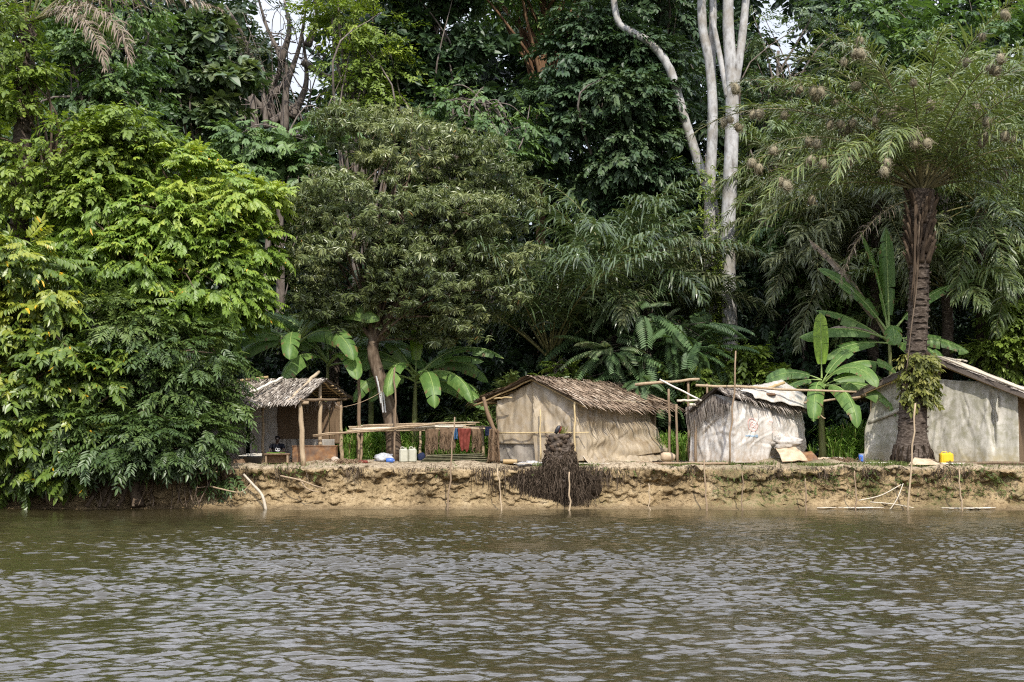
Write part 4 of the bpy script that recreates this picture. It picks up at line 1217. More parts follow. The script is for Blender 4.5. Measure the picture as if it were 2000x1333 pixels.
banana('tall banana plant with a huge upright leaf left of the big palm trunk', ground_at(1738, 46.2), 4.2,
       [(150, 2.6, .62, 84, 66, dict(torn=.05)), (172, 2.2, .5, 58, 25, dict(torn=.1)), (183, 2.1, .55, 20, -25), (190, 1.7, .5, 5, -40), (-100, 1.5, .55, 30, -75), (-60, 1.6, .5, -5, -80), (4, 2.5, .55, 52, 6), (-8, 1.8, .5, 8, -35), (-15, 1.5, .5, -10, -60), (80, 2.6, .5, 88, 78), (165, 1.8, .42, 40, 5), (160, 3.0, .35, 64, 40, dict(mat='palm_dead', torn=.9, label='dry brown shredded leaf')), (178, 1.6, .4, 30, -30, dict(mat='palm_dead', torn=.9, label='dry pale shredded leaf'))], seed=55)
banana('banana plant with one bright yellow green upright leaf between the small hut and right hut', ground_at(1605, 45.3), 2.6,
       [(85, 1.45, .48, 89, 86, dict(mat='banana_new', torn=.03, dz=.15, label='young yellow green leaf standing upright')), (12, 1.25, .46, 60, 18, dict(torn=.08)), (5, 1.5, .48, 28, -30, dict(torn=.08)), (175, 1.3, .48, 25, -40, dict(torn=.08)), (-50, 1.7, .48, 40, -70, dict(torn=.1)), (-20, 2.0, .5, 15, -78), (-75, 2.0, .5, 10, -88), (-110, 1.9, .5, 10, -86), (190, 1.2, .45, 5, -60), (0, 1.9, .46, 48, -48)], seed=56)

# ================================================================== uncountable green
def cloud_stuff(name, label, leaf, kind, n, fn, scale, mu=.45):
    P = fn(n); mb = MB()
    D = rng.normal(0, 1, P.shape) + np.array([0, -.6, -.25])
    scatter(mb, SP[kind], P, D, scale * rng.uniform(.7, 1.3, len(P)), rng.normal(mu, .15, len(P)))
    o = mb.build(name, ML[leaf])
    return tag(o, label, kind='stuff')


def proj(P):
    d = P - CAM
    c = d @ _f
    return 1000 + F * d[:, 0] / c, 666.5 - F * (d @ _u) / c


SKYGAP = [(590, 110, 50, 110), (545, 20, 70, 70), (625, 60, 32, 70), (300, 130, 22, 20), (1530, 75, 55, 70), (1500, 30, 40, 45), (1985, 85, 22, 40), (975, 140, 25, 22), (760, 380, 5, 5), (415, 180, 14, 10)]


def far(n):
    P = np.stack([rng.uniform(-38, 38, n), rng.uniform(66, 80, n), 2.2 + 24.5 * rng.uniform(0, 1, n) ** 1.15], -1)
    P = P[fbm(P * .28, 3, 91) > -.35 - .5 * (P[:, 2] < 13)]
    px, py = proj(P)
    k = np.ones(len(P), bool)
    for gx, gy, a, b in SKYGAP: k &= ((px - gx) / a) ** 2 + ((py - gy) / b) ** 2 > 1
    return P[k]


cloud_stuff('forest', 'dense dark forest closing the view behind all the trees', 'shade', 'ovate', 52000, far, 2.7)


def under(n):
    px = rng.uniform(-100, 2150, n); Y = rng.uniform(48.5, 60, n)
    x = (px - 1000) / F * Y
    h = (0.3 + 5.5 * rng.uniform(0, 1, n) ** 1.3) * (0.75 + .5 * vnoise(np.stack([x * .5, Y * .3, x * 0], -1), 93)) * np.interp(Y, [48.5, 51, 60], [.55, 1, 1.5])
    return np.stack([x, Y, gz(x, Y) + h], -1)


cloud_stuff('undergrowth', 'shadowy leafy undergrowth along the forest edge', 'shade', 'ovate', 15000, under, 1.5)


def grass(name, label, patches, h, leaf='grass'):
    """blades of tall grass; patches: (px0, px1, Y0, Y1, count)"""
    mb = MB()
    for p0, p1, Y0, Y1, n in patches:
        Y = rng.uniform(Y0, Y1, n); px = rng.uniform(p0, p1, n); x = (px - 1000) / F * Y
        keep = vnoise(np.stack([x * 1.3, Y * 1.3, x * 0], -1), 95) > -.35
        x, Y = x[keep], Y[keep]; n = len(x)
        z = gz(x, Y) - .02 + 0.0 * x
        hh = h * rng.uniform(.4, 1.1, n) * (.75 + .6 * vnoise(np.stack([x * 1.1, Y * .9, x * 0], -1), 96)); an = rng.uniform(0, 2 * PI, n); ln = rng.uniform(.2, 1.1, n)
        wd = np.stack([-np.sin(an), np.cos(an), 0 * an], -1) * (rng.uniform(.008, .02, n) * (h / .9 * .6 + .4))[:, None]
        dr = np.stack([np.cos(an), np.sin(an), 0 * an], -1)
        B = np.stack([x, Y, z], -1)
        p1_ = B + dr * (ln * hh * .18)[:, None] + np.array([0, 0, 1.0]) * (hh * .5)[:, None]
        p2_ = B + dr * (ln * hh * .55)[:, None] + np.array([0, 0, 1.0]) * (hh * .88)[:, None]
        p3_ = B + dr * (ln * hh * 1.0)[:, None] + np.array([0, 0, 1.0]) * (hh * (1.0 - .35 * ln))[:, None]
        V = np.stack([B - wd * .6, B + wd * .6, p1_ - wd, p1_ + wd, p2_ - wd * .8, p2_ + wd * .8, p3_], 1)
        o = np.arange(n)[:, None] * 7
        mb.add(V.reshape(-1, 3), np.concatenate([o + [0, 1, 3, 2], o + [2, 3, 5, 4]]), o + [4, 5, 6], np.tile(np.where(rng.uniform(0, 1, n) < .06, 1.0, np.clip(rng.normal(.5, .2, n), .02, .95)), 2))
    o = mb.build(name, ML[leaf])
    return tag(o, label, kind='stuff')


grass('tall_grass', 'tall green grass behind the rack and between the huts', [(670, 960, 45.6, 48.5, 5200), (1290, 1385, 45.2, 48.5, 3600), (1580, 1730, 45.6, 48.5, 5200), (1180, 1300, 48.2, 49.5, 500), (1985, 2080, 44.5, 48, 900)], 1.15)
grass('short_grass', 'thin short grass along the top of the bank', [(1180, 1720, 41.5, 42.2, 3200), (1040, 1200, 41.5, 42.0, 500), (1180, 2030, 41.35, 41.7, 2600), (470, 700, 41.7, 42.2, 200), (1720, 2020, 41.5, 42.2, 500), (1590, 1720, 42.5, 45.6, 900)], .15, 'weed')
# ================================================================== cloth, paint and other materials for the camp
def mat_tarp(name, base, stain, stain2, sc=1.6, amt=.8, trans=.25, rough=.55, sp=.3, vert=None):
    mt, nt, out = _new(name)
    n1 = noise(nt, sc, 6, .62, dist=.6); n2 = noise(nt, sc * 3.1, 6, .65); n3 = noise(nt, 26, 3, .5)
    ns = noise(nt, 2.4, 5, .6, stretch=(2.2, 2.2, .35))
    c = ramp(nt, n1, [(.32, stain), (.5, base), (.72, tuple(min(.85, x * 1.12) for x in base))])
    c = mixc(nt, ramp(nt, ns, [(.42, (0, 0, 0)), (.62, (.55, .55, .55))]), c, tuple(x * .72 for x in stain))
    k = ramp(nt, n2, [(.46, (0, 0, 0)), (.64, (amt,) * 3)])
    c = mixc(nt, k, c, stain2)
    if vert:                       # splashed mud along the foot of the sheet
        geo = nt.nodes.new('ShaderNodeNewGeometry'); sx = nt.nodes.new('ShaderNodeSeparateXYZ'); nt.links.new(geo.outputs['Position'], sx.inputs[0])
        mr = N(nt, 'ShaderNodeMapRange'); nt.links.new(sx.outputs['Z'], mr.inputs[0]); mr.inputs[1].default_value = vert[0]; mr.inputs[2].default_value = vert[1]
        mu = N(nt, 'ShaderNodeMath', operation='MULTIPLY'); nt.links.new(mr.outputs[0], mu.inputs[0]); nt.links.new(ramp(nt, n2, [(.3, (.2,) * 3), (.6, (1,) * 3)]), mu.inputs[1])
        c = mixc(nt, mu.outputs[0], c, vert[2])
    p = princ(nt, None, c, rough, sp, bump(nt, n3, .15, .01))
    t = nt.nodes.new('ShaderNodeBsdfTranslucent'); nt.links.new(c, t.inputs[0])
    mx = nt.nodes.new('ShaderNodeMixShader'); mx.inputs[0].default_value = trans
    nt.links.new(p.outputs[0], mx.inputs[1]); nt.links.new(t.outputs[0], mx.inputs[2]); nt.links.new(mx.outputs[0], out.inputs[0])
    return mt


M['tarp_tan'] = mat_tarp('yellowed_plastic_sheet', (.52, .43, .30), (.34, .255, .155), (.44, .38, .30), 1.3, .7, .22, .35, .5)
M['tarp_tan_low'] = mat_tarp('greyed_plastic_sheet', (.34, .30, .25), (.20, .18, .16), (.42, .38, .31), 2.2, .8, .22, .3, .5)
M['tarp_white'] = mat_tarp('dirty_white_sheet', (.66, .63, .585), (.48, .445, .39), (.44, .365, .28), 2.0, .7, .2, .6, .2, (1.75, 1.3, (.40, .31, .22)))
M['tarp_grey'] = mat_tarp('mouldy_grey_tarpaulin', (.56, .53, .46), (.30, .285, .21), (.25, .24, .145), 1.5, .6, .18, .6, .2, (1.9, 1.35, (.36, .30, .18)))
M['tarp_shelter'] = mat_tarp('pale_shelter_sheet', (.50, .47, .42), (.34, .31, .27), (.40, .34, .26), 1.8, .6, .25, .6, .2)
M['roof_sheet'] = mat_tarp('roof_plastic', (.66, .63, .57), (.52, .48, .42), (.45, .38, .29), 3, .6, .2, .5, .3)
M['rust'] = mat_noise('rusty_metal', [(.3, (.08, .04, .02)), (.5, (.19, .095, .042)), (.7, (.30, .17, .08))], 6, .8, .25, .35, .01, scale2=2.5, stops2=(.12, .09, .07), amt2=.7)
M['yellow'] = mat_plain('yellow_plastic', (.68, .43, .02), .38, .5, .08, 7)
M['white_plastic'] = mat_plain('cloudy_white_plastic', (.38, .37, .29), .4, .5, .12, 9)
M['blue_plastic'] = mat_plain('blue_plastic', (.05, .13, .42), .4, .5, .15, 9)
M['black_plastic'] = mat_plain('black_plastic', (.015, .015, .018), .4, .5, .2, 9)
M['bag'] = mat_noise('grey_plastic_bag', [(.3, (.17, .17, .18)), (.55, (.36, .36, .37)), (.75, (.48, .47, .46))], 9, .4, .5, .4, .02)
M['sheet_metal'] = mat_noise('mossy_corrugated_sheet', [(.3, (.045, .042, .022)), (.55, (.10, .095, .05)), (.75, (.18, .16, .10))], 7, .7, .3, .3, .01)
M['pvc'] = mat_plain('grey_white_strip', (.50, .50, .49), .45, .4, .1, 20)
M['cardboard'] = mat_noise('stained_cardboard', [(.3, (.34, .25, .16)), (.6, (.50, .40, .28)), (.8, (.56, .47, .36))], 5, .85, .1, .3, .01)
M['red_cloth'] = mat_noise('faded_red_cloth', [(.3, (.11, .028, .02)), (.6, (.19, .05, .038)), (.8, (.26, .10, .075))], 9, .9, .05, .3, .01)
M['navy_cloth'] = mat_plain('navy_cloth', (.02, .025, .05), .9, .05, .3, 14)
M['blue_cloth'] = mat_plain('blue_cloth', (.06, .13, .24), .9, .05, .3, 14)
M['ash'] = mat_noise('grey_ash', [(.3, (.22, .21, .20)), (.7, (.52, .51, .50))], 16, .95, .05, .6, .02)
M['skin'] = mat_plain('dark_skin', (.045, .026, .018), .5, .35, .12, 25)
M['hair'] = mat_plain('black_hair', (.008, .007, .007), .8, .1, .2, 60)
M['black_cloth'] = mat_plain('black_tshirt', (.012, .013, .018), .9, .05, .2, 30)
M['white_print'] = mat_plain('white_print', (.62, .62, .62), .8, .1, .05, 30)
M['red_print'] = mat_plain('faded_red_print', (.52, .33, .29), .8, .1, .25, 22)
M['blue_print'] = mat_plain('faded_blue_print', (.25, .33, .40), .8, .1, .25, 22)
M['bare_wood'] = mat_noise('brown_board', [(.3, (.12, .075, .045)), (.6, (.24, .16, .10)), (.8, (.33, .25, .17))], 3, .8, .2, .4, .01, (5, 1, 5))


def pole(name, label, p0, p1, r0, r1=None, mat='wood', cat='pole', group=None, tint=None, wob=.012, n=9, ns=7, ctrl=None):
    mb = MB()
    p = line(p0, p1, n, wob) if ctrl is None else curve([p0] + ctrl + [p1], n + 4)
    tube(mb, p, np.linspace(r0, r1 if r1 else r0 * .75, len(p)) * (1 + .05 * rng.normal(0, 1, len(p))), ns, rng.uniform(.3, .75) if tint is None else tint)
    o = mb.build(name, M[mat], origin=p0, smooth=True)
    return tag(o, label, cat, group)


def part_pole(name, parent, p0, p1, r0, r1=None, mat='wood', tint=None, wob=.012, n=8, ctrl=None):
    mb = MB(); p = line(p0, p1, n, wob) if ctrl is None else curve([p0] + ctrl + [p1], n + 4)
    tube(mb, p, np.linspace(r0, r1 if r1 else r0 * .8, len(p)) * (1 + .05 * rng.normal(0, 1, len(p))), 8, rng.uniform(.3, .7) if tint is None else tint)
    return mb.build(name, M[mat], parent, smooth=True)


def thatch(mb, R0, R1, E0, E1, rows=15, cols=95, L=.5, w=.042, sag=.07, thick=.05, ragged=.13, seed=0, dark=.0):
    """a roof slope of overlapping dry leaflets, ridge R0-R1 down to eave E0-E1"""
    R0, R1, E0, E1 = [np.asarray(x, float) for x in (R0, R1, E0, E1)]
    nrmv = nrm(np.cross(R1 - R0, E0 - R0)); nrmv = nrmv if nrmv[2] > 0 else -nrmv

    def S(u, v):
        u = np.asarray(u)[..., None]; v = np.asarray(v)[..., None]
        P = (R0 * (1 - u) + R1 * u) * (1 - v) + (E0 * (1 - u) + E1 * u) * v
        P = P + np.concatenate([0 * u, 0 * u, -sag * np.sin(PI * np.clip(u, 0, 1)) * (.4 + .6 * v) + .035 * vnoise(np.concatenate([u * 5, v * 3, 0 * u + seed], -1), seed)[..., None]], -1)
        return P
    U, Vv = np.meshgrid(np.linspace(0, 1, 30), np.linspace(0, .97, 12), indexing='ij')
    sheet(mb, S(U, Vv), thick, .12 + dark)
    sl = np.linalg.norm((E0 + E1) / 2 - (R0 + R1) / 2)
    along = nrm(R1 - R0); wl = np.linalg.norm(R1 - R0)
    for k in range(rows):
        v1 = (k + 1) / rows
        n = int(cols * (1.0 if k < rows - 1 else 1.5))
        u = np.clip(rng.uniform(-.01, 1.01, n), -.012, 1.012)
        ln = L * rng.uniform(.6, 1.25, n)
        vend = v1 + rng.normal(0, .02, n) + (np.abs(rng.normal(0, ragged, n)) / sl if k == rows - 1 else 0)
        v0 = np.maximum(vend - ln / sl, 0)
        yaw = rng.normal(0, .10, n)
        a = S(u, v0) + nrmv * (thick * .5 + .008); b = S(u + yaw * .5 * ln / wl, (v0 + vend) / 2) + nrmv * (thick * .5 + rng.uniform(.01, .05, n))[:, None]
        c = S(u + yaw * ln / wl, vend) + nrmv * (thick * .5 + rng.uniform(-.02, .05, n))[:, None]
        if k == rows - 1: c[:, 2] -= rng.uniform(0, .09, n)
        W = (along * 1.0)[None] * (w * rng.uniform(.5, 1.2, n))[:, None] + nrmv[None] * rng.normal(0, .012, n)[:, None]
        V = np.stack([a - W * .5, a + W * .5, b - W * .5, b + W * .5, c - W * .12, c + W * .12], 1)
        o = np.arange(n)[:, None] * 6
        tn = np.clip(rng.normal(.55, .2, n) + dark, .03, 1)
        mb.add(V.reshape(-1, 3), np.concatenate([o + [0, 1, 3, 2], o + [2, 3, 5, 4]]), None, np.concatenate([tn, tn]))
    return S


def bundle_ridge(mb, R0, R1, n=90, L=.55, tint=.55):
    R0 = np.asarray(R0, float); R1 = np.asarray(R1, float); al = nrm(R1 - R0)
    sd = nrm(np.cross(al, [0, 0, 1.0]))
    for k in range(n):
        p = R0 + (R1 - R0) * rng.uniform(0, 1); s = rng.choice([-1, 1])
        a = p + [0, 0, .06]; b = p + sd * s * L * .5 + al * rng.normal(0, .1) + [0, 0, .03 + rng.normal(0, .02)]; c = p + sd * s * L + al * rng.normal(0, .15) - [0, 0, .12]
        w_ = al * .02
        mb.add([a - w_, a + w_, b - w_, b + w_, c - w_ * .3, c + w_ * .3], [[0, 1, 3, 2], [2, 3, 5, 4]], None, np.clip(rng.normal(tint, .2), .05, 1))


class Fr:
    def __init__(s, C, deg):
        a = math.radians(deg); s.C = np.array([C[0], C[1], 0.0]); s.g = np.array([-math.cos(a), math.sin(a), 0]); s.s = np.array([math.sin(a), math.cos(a), 0])

    def __call__(s, a, b, z): return s.C + s.g * a + s.s * b + np.array([0, 0, z])

    def gr(s, a, b):
        p = s.C + s.g * a + s.s * b
        return np.array([p[0], p[1], float(gz(p[0], p[1]))])


def wrinkle(p, amp=.03, seed=0, st=(1, 1, 1)):
    p = np.asarray(p) * np.array(st)
    return amp * (fbm(p * 1.3, 3, seed) + .6 * (1 - 2 * np.abs(fbm(p * 2.1 + 5, 2, seed + 3))) + .35 * fbm(p * 5, 2, seed + 7))


def creases(d, z, n, amp, seed, d0, d1, z0, z1, steep=.6):
    """sharp folds of a thin stretched sheet: n straight-ish creases of limited length"""
    r = np.random.default_rng(seed); out = 0 * d
    for k in range(n):
        c = (r.uniform(d0, d1), r.uniform(z0, z1)); th = r.normal(PI / 2, steep); L = r.uniform(.25, .95); w_ = r.uniform(.025, .07)
        a = (d - c[0]) * math.cos(th) + (z - c[1]) * math.sin(th); b = -(d - c[0]) * math.sin(th) + (z - c[1]) * math.cos(th) + .06 * np.sin(a * r.uniform(2, 5) + k)
        s = r.choice([-1, 1, 1]) * amp * r.uniform(.5, 1.2)
        out = out + s * np.exp(-np.abs(b) / w_) * np.exp(-(a / L) ** 4) - .5 * s * np.exp(-np.abs(b - 1.7 * w_) / w_) * np.exp(-(a / L) ** 4)
    return out


# ================================================================== middle hut
h = Fr((2.04, 42.4), 35)
hut = thing('thatched_hut', 'largest thatched hut at centre wrapped in yellowed plastic sheeting', 'hut', h.gr(1.5, 2.2))
EZ, RZ = 3.36, 4.06
mb = MB(); thatch(mb, h(1.5, -.42, RZ), h(1.55, 5.3, RZ - .12), h(-.52, -.3, EZ - .22), h(-.55, 5.75, EZ - .26), 17, 150, .55, .045, .10, .05, .16, 1)
thatch(mb, h(1.5, -.42, RZ), h(1.55, 5.3, RZ - .12), h(3.85, -.35, EZ - .12), h(3.8, 5.4, EZ - .15), 14, 120, .55, .045, .08, .05, .16, 2)
bundle_ridge(mb, h(1.5, -.4, RZ), h(1.55, 5.3, RZ - .1), 110, .5)
mb.build('roof', M['thatch'], hut)
for b in (-.3, .1): part_pole('rafter', hut, h(1.5, b, RZ - .09), h(3.8, b, EZ - .2), .03, .03, 'bamboo')
part_pole('rafter', hut, h(1.5, -.3, RZ - .09), h(-.45, -.25, EZ - .28), .03, .03, 'bamboo')
part_pole('beam', hut, h(3.35, -.3, EZ - .1), h(3.35, 4.8, EZ - .1), .04, .04, 'bamboo')
for a, b, zt in ((0, 0, EZ), (3.05, 0, EZ - .05), (1.52, 0.05, RZ - .1), (0, 5.0, EZ - .05), (3.05, 5, EZ - .05)):
    part_pole('post', hut, h.gr(a, b) - [0, 0, .1], h(a, b, zt), .05, .045)


def mid_tarp(u, v, lo=None, seed=3, push=0.0):
    Ltot = 3.05 + 4.35
    d = u * Ltot
    ga = np.clip(3.05 - d, 0, 3.05); sb = np.clip(d - 3.05, 0, 9)
    on = (d < 3.05)
    B = h.C + h.g * ga[..., None] + h.s * sb[..., None]
    zt = np.where(on, np.where(ga > 1.52, RZ - .10 - (ga - 1.52) * .44, RZ - .10 - (1.52 - ga) * .44), EZ - .03)
    zb = 1.34 + np.where(on, np.where(ga > 1.5, .58 if lo is None else lo, .0), .06 + .22 * sstep(1.5, 4.3, sb))
    z = zb + (zt - zb) * v
    nrmg = -h.s; nrms = -h.g
    k = sstep(2.75, 3.35, d)[..., None]
    nn = nrmg * (1 - k) + nrms * k
    q = np.stack([d * 1.0, z, 0 * z], -1)
    w_ = wrinkle(q, .022, seed, (.8, .5, 1)) + creases(d, z, 60, .035, seed, 0, 7.4, 1.4, 4, .5) + .010 * np.sin(d * 17 + 2.5 * fbm(q * .9, 2, 31)) * (.3 + v)
    # creases fanning from the ridge point and hanging folds
    ang = np.arctan2(d - 1.53, np.maximum(RZ + .1 - z, .05))
    fan = .03 * np.sin(ang * 13 + 1.5 * fbm(q * .8, 2, 9)) * np.clip((RZ - z) * .9, 0, 1) * (d < 3.4)
    sag = np.where(on, 0, .05 * np.sin((z - 1.3) * 9 + sb * 1.2 + 1.6 * fbm(q * .9, 2, 13)) * sstep(.1, .9, sb) * (1 - sstep(.55, .9, v)))
    flare = np.where(on, 0.02, .10 + .58 * sstep(1.2, 4.2, sb)) * (1 - v) ** 1.7
    pull = np.exp(-((d - 1.53) / .10) ** 2) * .05
    disp = .07 + push + w_ + fan + sag + flare + pull
    P = B + nn * disp[..., None]; P[..., 2] = z
    P = P + h.s * (np.where(on, 0, .45 * sstep(3.2, 4.35, sb) * (1 - v) ** 1.5))[..., None]
    return P


U, V_ = np.meshgrid(np.linspace(0, 1, 170), np.linspace(0, 1, 64), indexing='ij')
mb = MB(); sheet(mb, mid_tarp(U, V_), .012); mb.build('plastic_wall', M['tarp_tan'], hut, smooth=True)
U, V_ = np.meshgrid(np.linspace(.005, .23, 50), np.linspace(0, .42, 30), indexing='ij')
mb = MB(); sheet(mb, mid_tarp(U, V_, 0.0, 23, -.05), .012); o = mb.build('plastic_wall', M['tarp_tan_low'], hut, smooth=True); o['label'] = 'greyer lower sheet of the left gable half'
# loose sheet crumpled along the foot of the long side
U, V_ = np.meshgrid(np.linspace(.43, .97, 110), np.linspace(0, 1, 24), indexing='ij')
P = mid_tarp(U, V_ * .22, None, 44, -.10); P[..., 2] = 1.33 + V_ * .42 + .03 * fbm(P * 3, 2, 5)
P = P + (-h.g) * (.28 * (1 - V_)[..., None] ** 2 + .05 * fbm(P * 2.5, 3, 6)[..., None])
mb = MB(); sheet(mb, P, .012); mb.build('foot_sheet', M['tarp_tan'], hut, smooth=True)
# woven mat at the end of the long side
U, V_ = np.meshgrid(np.linspace(4.0, 5.05, 12), np.linspace(1.36, EZ - .02, 16), indexing='ij')
P = h.C + h.s * U[..., None]; P[..., 2] = V_; P = P - h.g * (.02 * fbm(P * 3, 2, 3))[..., None]
mb = MB(); sheet(mb, P, .03); mb.build('mat_wall', M['mat'], hut)
for a, zb_, zt_ in ((3.0, 1.36, EZ - .1),):       # far walls close the room
    U, V_ = np.meshgrid(np.linspace(.02, 5.0, 12), np.linspace(zb_, zt_, 8), indexing='ij')
    P = h.C + h.g * a + h.s * U[..., None]; P[..., 2] = V_; mb = MB(); sheet(mb, P, .03); mb.build('mat_wall', M['mat'], hut)
U, V_ = np.meshgrid(np.linspace(.05, 2.95, 10), np.linspace(1.36, EZ, 8), indexing='ij')
P = h.C + h.g * U[..., None] + h.s * 5.0; P[..., 2] = V_; mb = MB(); sheet(mb, P, .03); mb.build('mat_wall', M['mat'], hut)
# battens outside the sheet
part_pole('batten', hut, at(1123, 902, 41.95), at(1122, 786, 42.05), .032, .028, 'bamboo', .7)
part_pole('batten', hut, at(974, 846, 43.75), at(1150, 845, 42.0), .022, .02, 'bamboo', .75)
part_pole('batten', hut, at(1056, 898, 42.75), at(1055, 800, 42.85), .026, .024, 'bamboo', .75)
part_pole('batten', hut, at(965, 779, 43.6), at(1000, 777, 43.3), .025, .025, 'bamboo', .6)

# ================================================================== small tarpaulin hut
s2 = Fr(((1434 - 1000) / F * 42.6, 42.6), 50)
hut2 = thing('tarpaulin_hut', 'small sagging white sheeted hut with faded red round prints', 'hut', s2.gr(.8, 1.6))
R0, R1, E0, E1 = at(1397, 757, 42.8), at(1530, 752, 45.2), at(1424, 774, 42.25), at(1583, 806, 44.35)
mb = MB(); thatch(mb, R0, R1, E0, E1, 8, 85, .42, .04, .05, .05, .14, 5)
thatch(mb, R0, R1, at(1343, 808, 43.6), at(1450, 806, 46.2), 10, 70, .42, .04, .05, .05, .12, 6, -.1)
bundle_ridge(mb, R0, R1, 40, .35, .6)
mb.build('roof', M['thatch_grey'], hut2)
for a, b, zt in ((0, 0, 3.3), (1.8, 0, 2.9), (0, 3.2, 2.95), (1.8, 3.2, 2.9)): part_pole('post', hut2, s2.gr(a, b) - [0, 0, .1], s2(a, b, zt), .045, .04)


def small_tarp(u, v, off=0.0):
    L1, L2, L3 = 1.8, 3.25, 1.6
    d = u * (L1 + L2 + L3)
    ga = np.clip(L1 - d, 0, L1); sb = np.clip(d - L1, 0, L2); rb = np.clip(d - L1 - L2, 0, L3)
    B = s2.C + s2.g * (ga + rb)[..., None] + s2.s * sb[..., None]
    zt = np.where(d < L1, 3.36 - .55 * (np.abs(ga - .75) - .75) * .4 - .38 * sstep(.9, 1.8, ga), 3.30 - .34 * sb / L2)
    zt = np.where(rb > 0, 2.94 + .3 * np.clip(rb, 0, .8), zt)
    zb = 1.33 + 0 * d
    z = zb + (zt - zb) * v
    k1 = sstep(L1 - .35, L1 + .35, d)[..., None]; k2 = sstep(L1 + L2 - .3, L1 + L2 + .3, d)[..., None]
    nn = (-s2.s * (1 - k1) - s2.g * k1) * (1 - k2) + s2.s * k2
    q = np.stack([d, z, 0 * z], -1)
    w_ = wrinkle(q, .032, 15, (.9, .6, 1)) + creases(d, z, 75, .05, 16, 0, 6.6, 1.4, 3.3, .7)
    fold = .09 * np.exp(-((d - 3.15 - .18 * (z - 2)) / .13) ** 2) - .07 * np.exp(-((d - 3.42 - .18 * (z - 2)) / .12) ** 2)
    belly = .16 * np.sin(PI * v) * sstep(.1, 1.5, sb) + .14 * np.exp(-((d - 4.4) / .5) ** 2) * np.exp(-((v - .36) / .16) ** 2)
    ripple = .03 * np.sin((z * 1.0 + d * .55) * 7 + 2 * fbm(q, 2, 19)) * sstep(3.0, 3.8, d)
    disp = .06 + off + w_ + fold + belly + ripple + .10 * (1 - v) ** 2
    P = B + nn * disp[..., None]; P[..., 2] = z
    return P


U, V_ = np.meshgrid(np.linspace(0, 1, 190), np.linspace(0, 1, 64), indexing='ij')
mb = MB(); sheet(mb, small_tarp(U, V_), .012); wall2 = mb.build('sheet_wall', M['tarp_white'], hut2, smooth=True)


def emblem(cu, cv, r, parts, parent):
    """flat print lying on the sheet"""
    du = 1 / 6.65; dv = 1 / 1.9
    for kind, r0, r1, a0, a1, mt, ox, oy in parts:
        A, Rr = np.meshgrid(np.linspace(math.radians(a0), math.radians(a1), 28), np.array([r0, (r0 + r1) / 2, r1]) * r, indexing='ij')
        mb = MB(); sheet(mb, small_tarp(np.clip(cu + (ox * r + Rr * np.cos(A)) * du, 0, 1), np.clip(cv + (oy * r + Rr * np.sin(A)) * dv, 0, 1), .011), .004)
        mb.build('printed_emblem', M[mt], parent, smooth=True)


def near_uv(px, py):
    U, V_ = np.meshgrid(np.linspace(0, 1, 240), np.linspace(0, 1, 80), indexing='ij')
    a, b = proj(small_tarp(U, V_).reshape(-1, 3)); vis = (U.reshape(-1) < .76)
    i = np.argmin((a - px) ** 2 + (b - py) ** 2 + 1e6 * (~vis))
    return U.reshape(-1)[i], V_.reshape(-1)[i]


e1, e2, e3 = near_uv(1468, 831), near_uv(1506, 834), near_uv(1470, 852)
emblem(*e1, .215, [('ring', .80, 1.0, 0, 360, 'red_print', 0, 0), ('c', .30, .44, 30, 330, 'red_print', 0, 0), ('c', .05, .16, 0, 360, 'red_print', .0, 0), ('c', .30, .42, -100, 20, 'red_print', .22, -.10)], hut2)
emblem(*e2, .20, [('ring', .82, 1.0, -80, 95, 'red_print', 0, 0)], hut2)
for k in range(9):
    emblem(e3[0] + (k - 4) * .0085, e3[1] + .003 * math.sin(k), .035, [('d', 0.1, .9 if k < 8 else 1.6, 0, 360, 'blue_print', 0, 0)], hut2)
mb = MB()                                         # dry leaf panel hung on the gable under the roof
for k in range(260):
    a = rng.uniform(0.02, 1.85); z1 = 3.50 - .5 * abs(a - .75) * .75; L = rng.uniform(.35, 1.0) * (.55 + .45 * a / 1.8) * (1.0 if a > .3 else .6)
    p0 = s2(a, -.20 - rng.uniform(0, .05), z1); p1 = p0 + s2.g * rng.normal(-.10, .05) * L - [0, 0, L] ; pm = (p0 + p1) / 2 - s2.s * rng.uniform(0, .05)
    w_ = s2.g * .02
    mb.add([p0 - w_, p0 + w_, pm - w_, pm + w_, p1 - w_ * .2, p1 + w_ * .2], [[0, 1, 3, 2], [2, 3, 5, 4]], None, np.clip(rng.normal(.42, .2), .05, 1))
mb.build('leaf_panel', M['thatch_grey'], hut2)
# sheet thrown over the roof
U, V_ = np.meshgrid(np.linspace(0, 1, 40), np.linspace(0, 1, 22), indexing='ij')
A_, B_, C_, D_ = at(1446, 768, 42.8) + [0, 0, .05], at(1527, 752, 45.0) + [0, 0, .10], at(1475, 779, 42.75) + [0, 0, .05], at(1596, 800, 44.2) + [0, 0, .05]
P = (A_ * (1 - U[..., None]) + B_ * U[..., None]) * (1 - V_[..., None]) + (C_ * (1 - U[..., None]) + D_ * U[..., None]) * V_[..., None]
P[..., 2] += .06 + .05 * fbm(P * 2.2, 3, 8) + .05 * np.sin(PI * V_) - .10 * sstep(.8, 1, V_)
rs = MB(); sheet(rs, P, .012); rt = rs.build('roof_tarpaulin', M['roof_sheet'], origin=P[20, 10], smooth=True); tag(rt, 'crumpled white sheet thrown over the small hut roof', 'tarpaulin')
rs = MB()
for c, r in ((at(1502, 777, 43.3), (.25, .2, .05)),): blob(rs, c + [0, 0, .1], r, 7, .3, 3, 4, .3)
tag(rs.build('roof_scrap', M['rust'], origin=at(1502, 777, 43.3), smooth=True), 'rust brown scrap lying on the white roof sheet of the small hut', 'scrap')
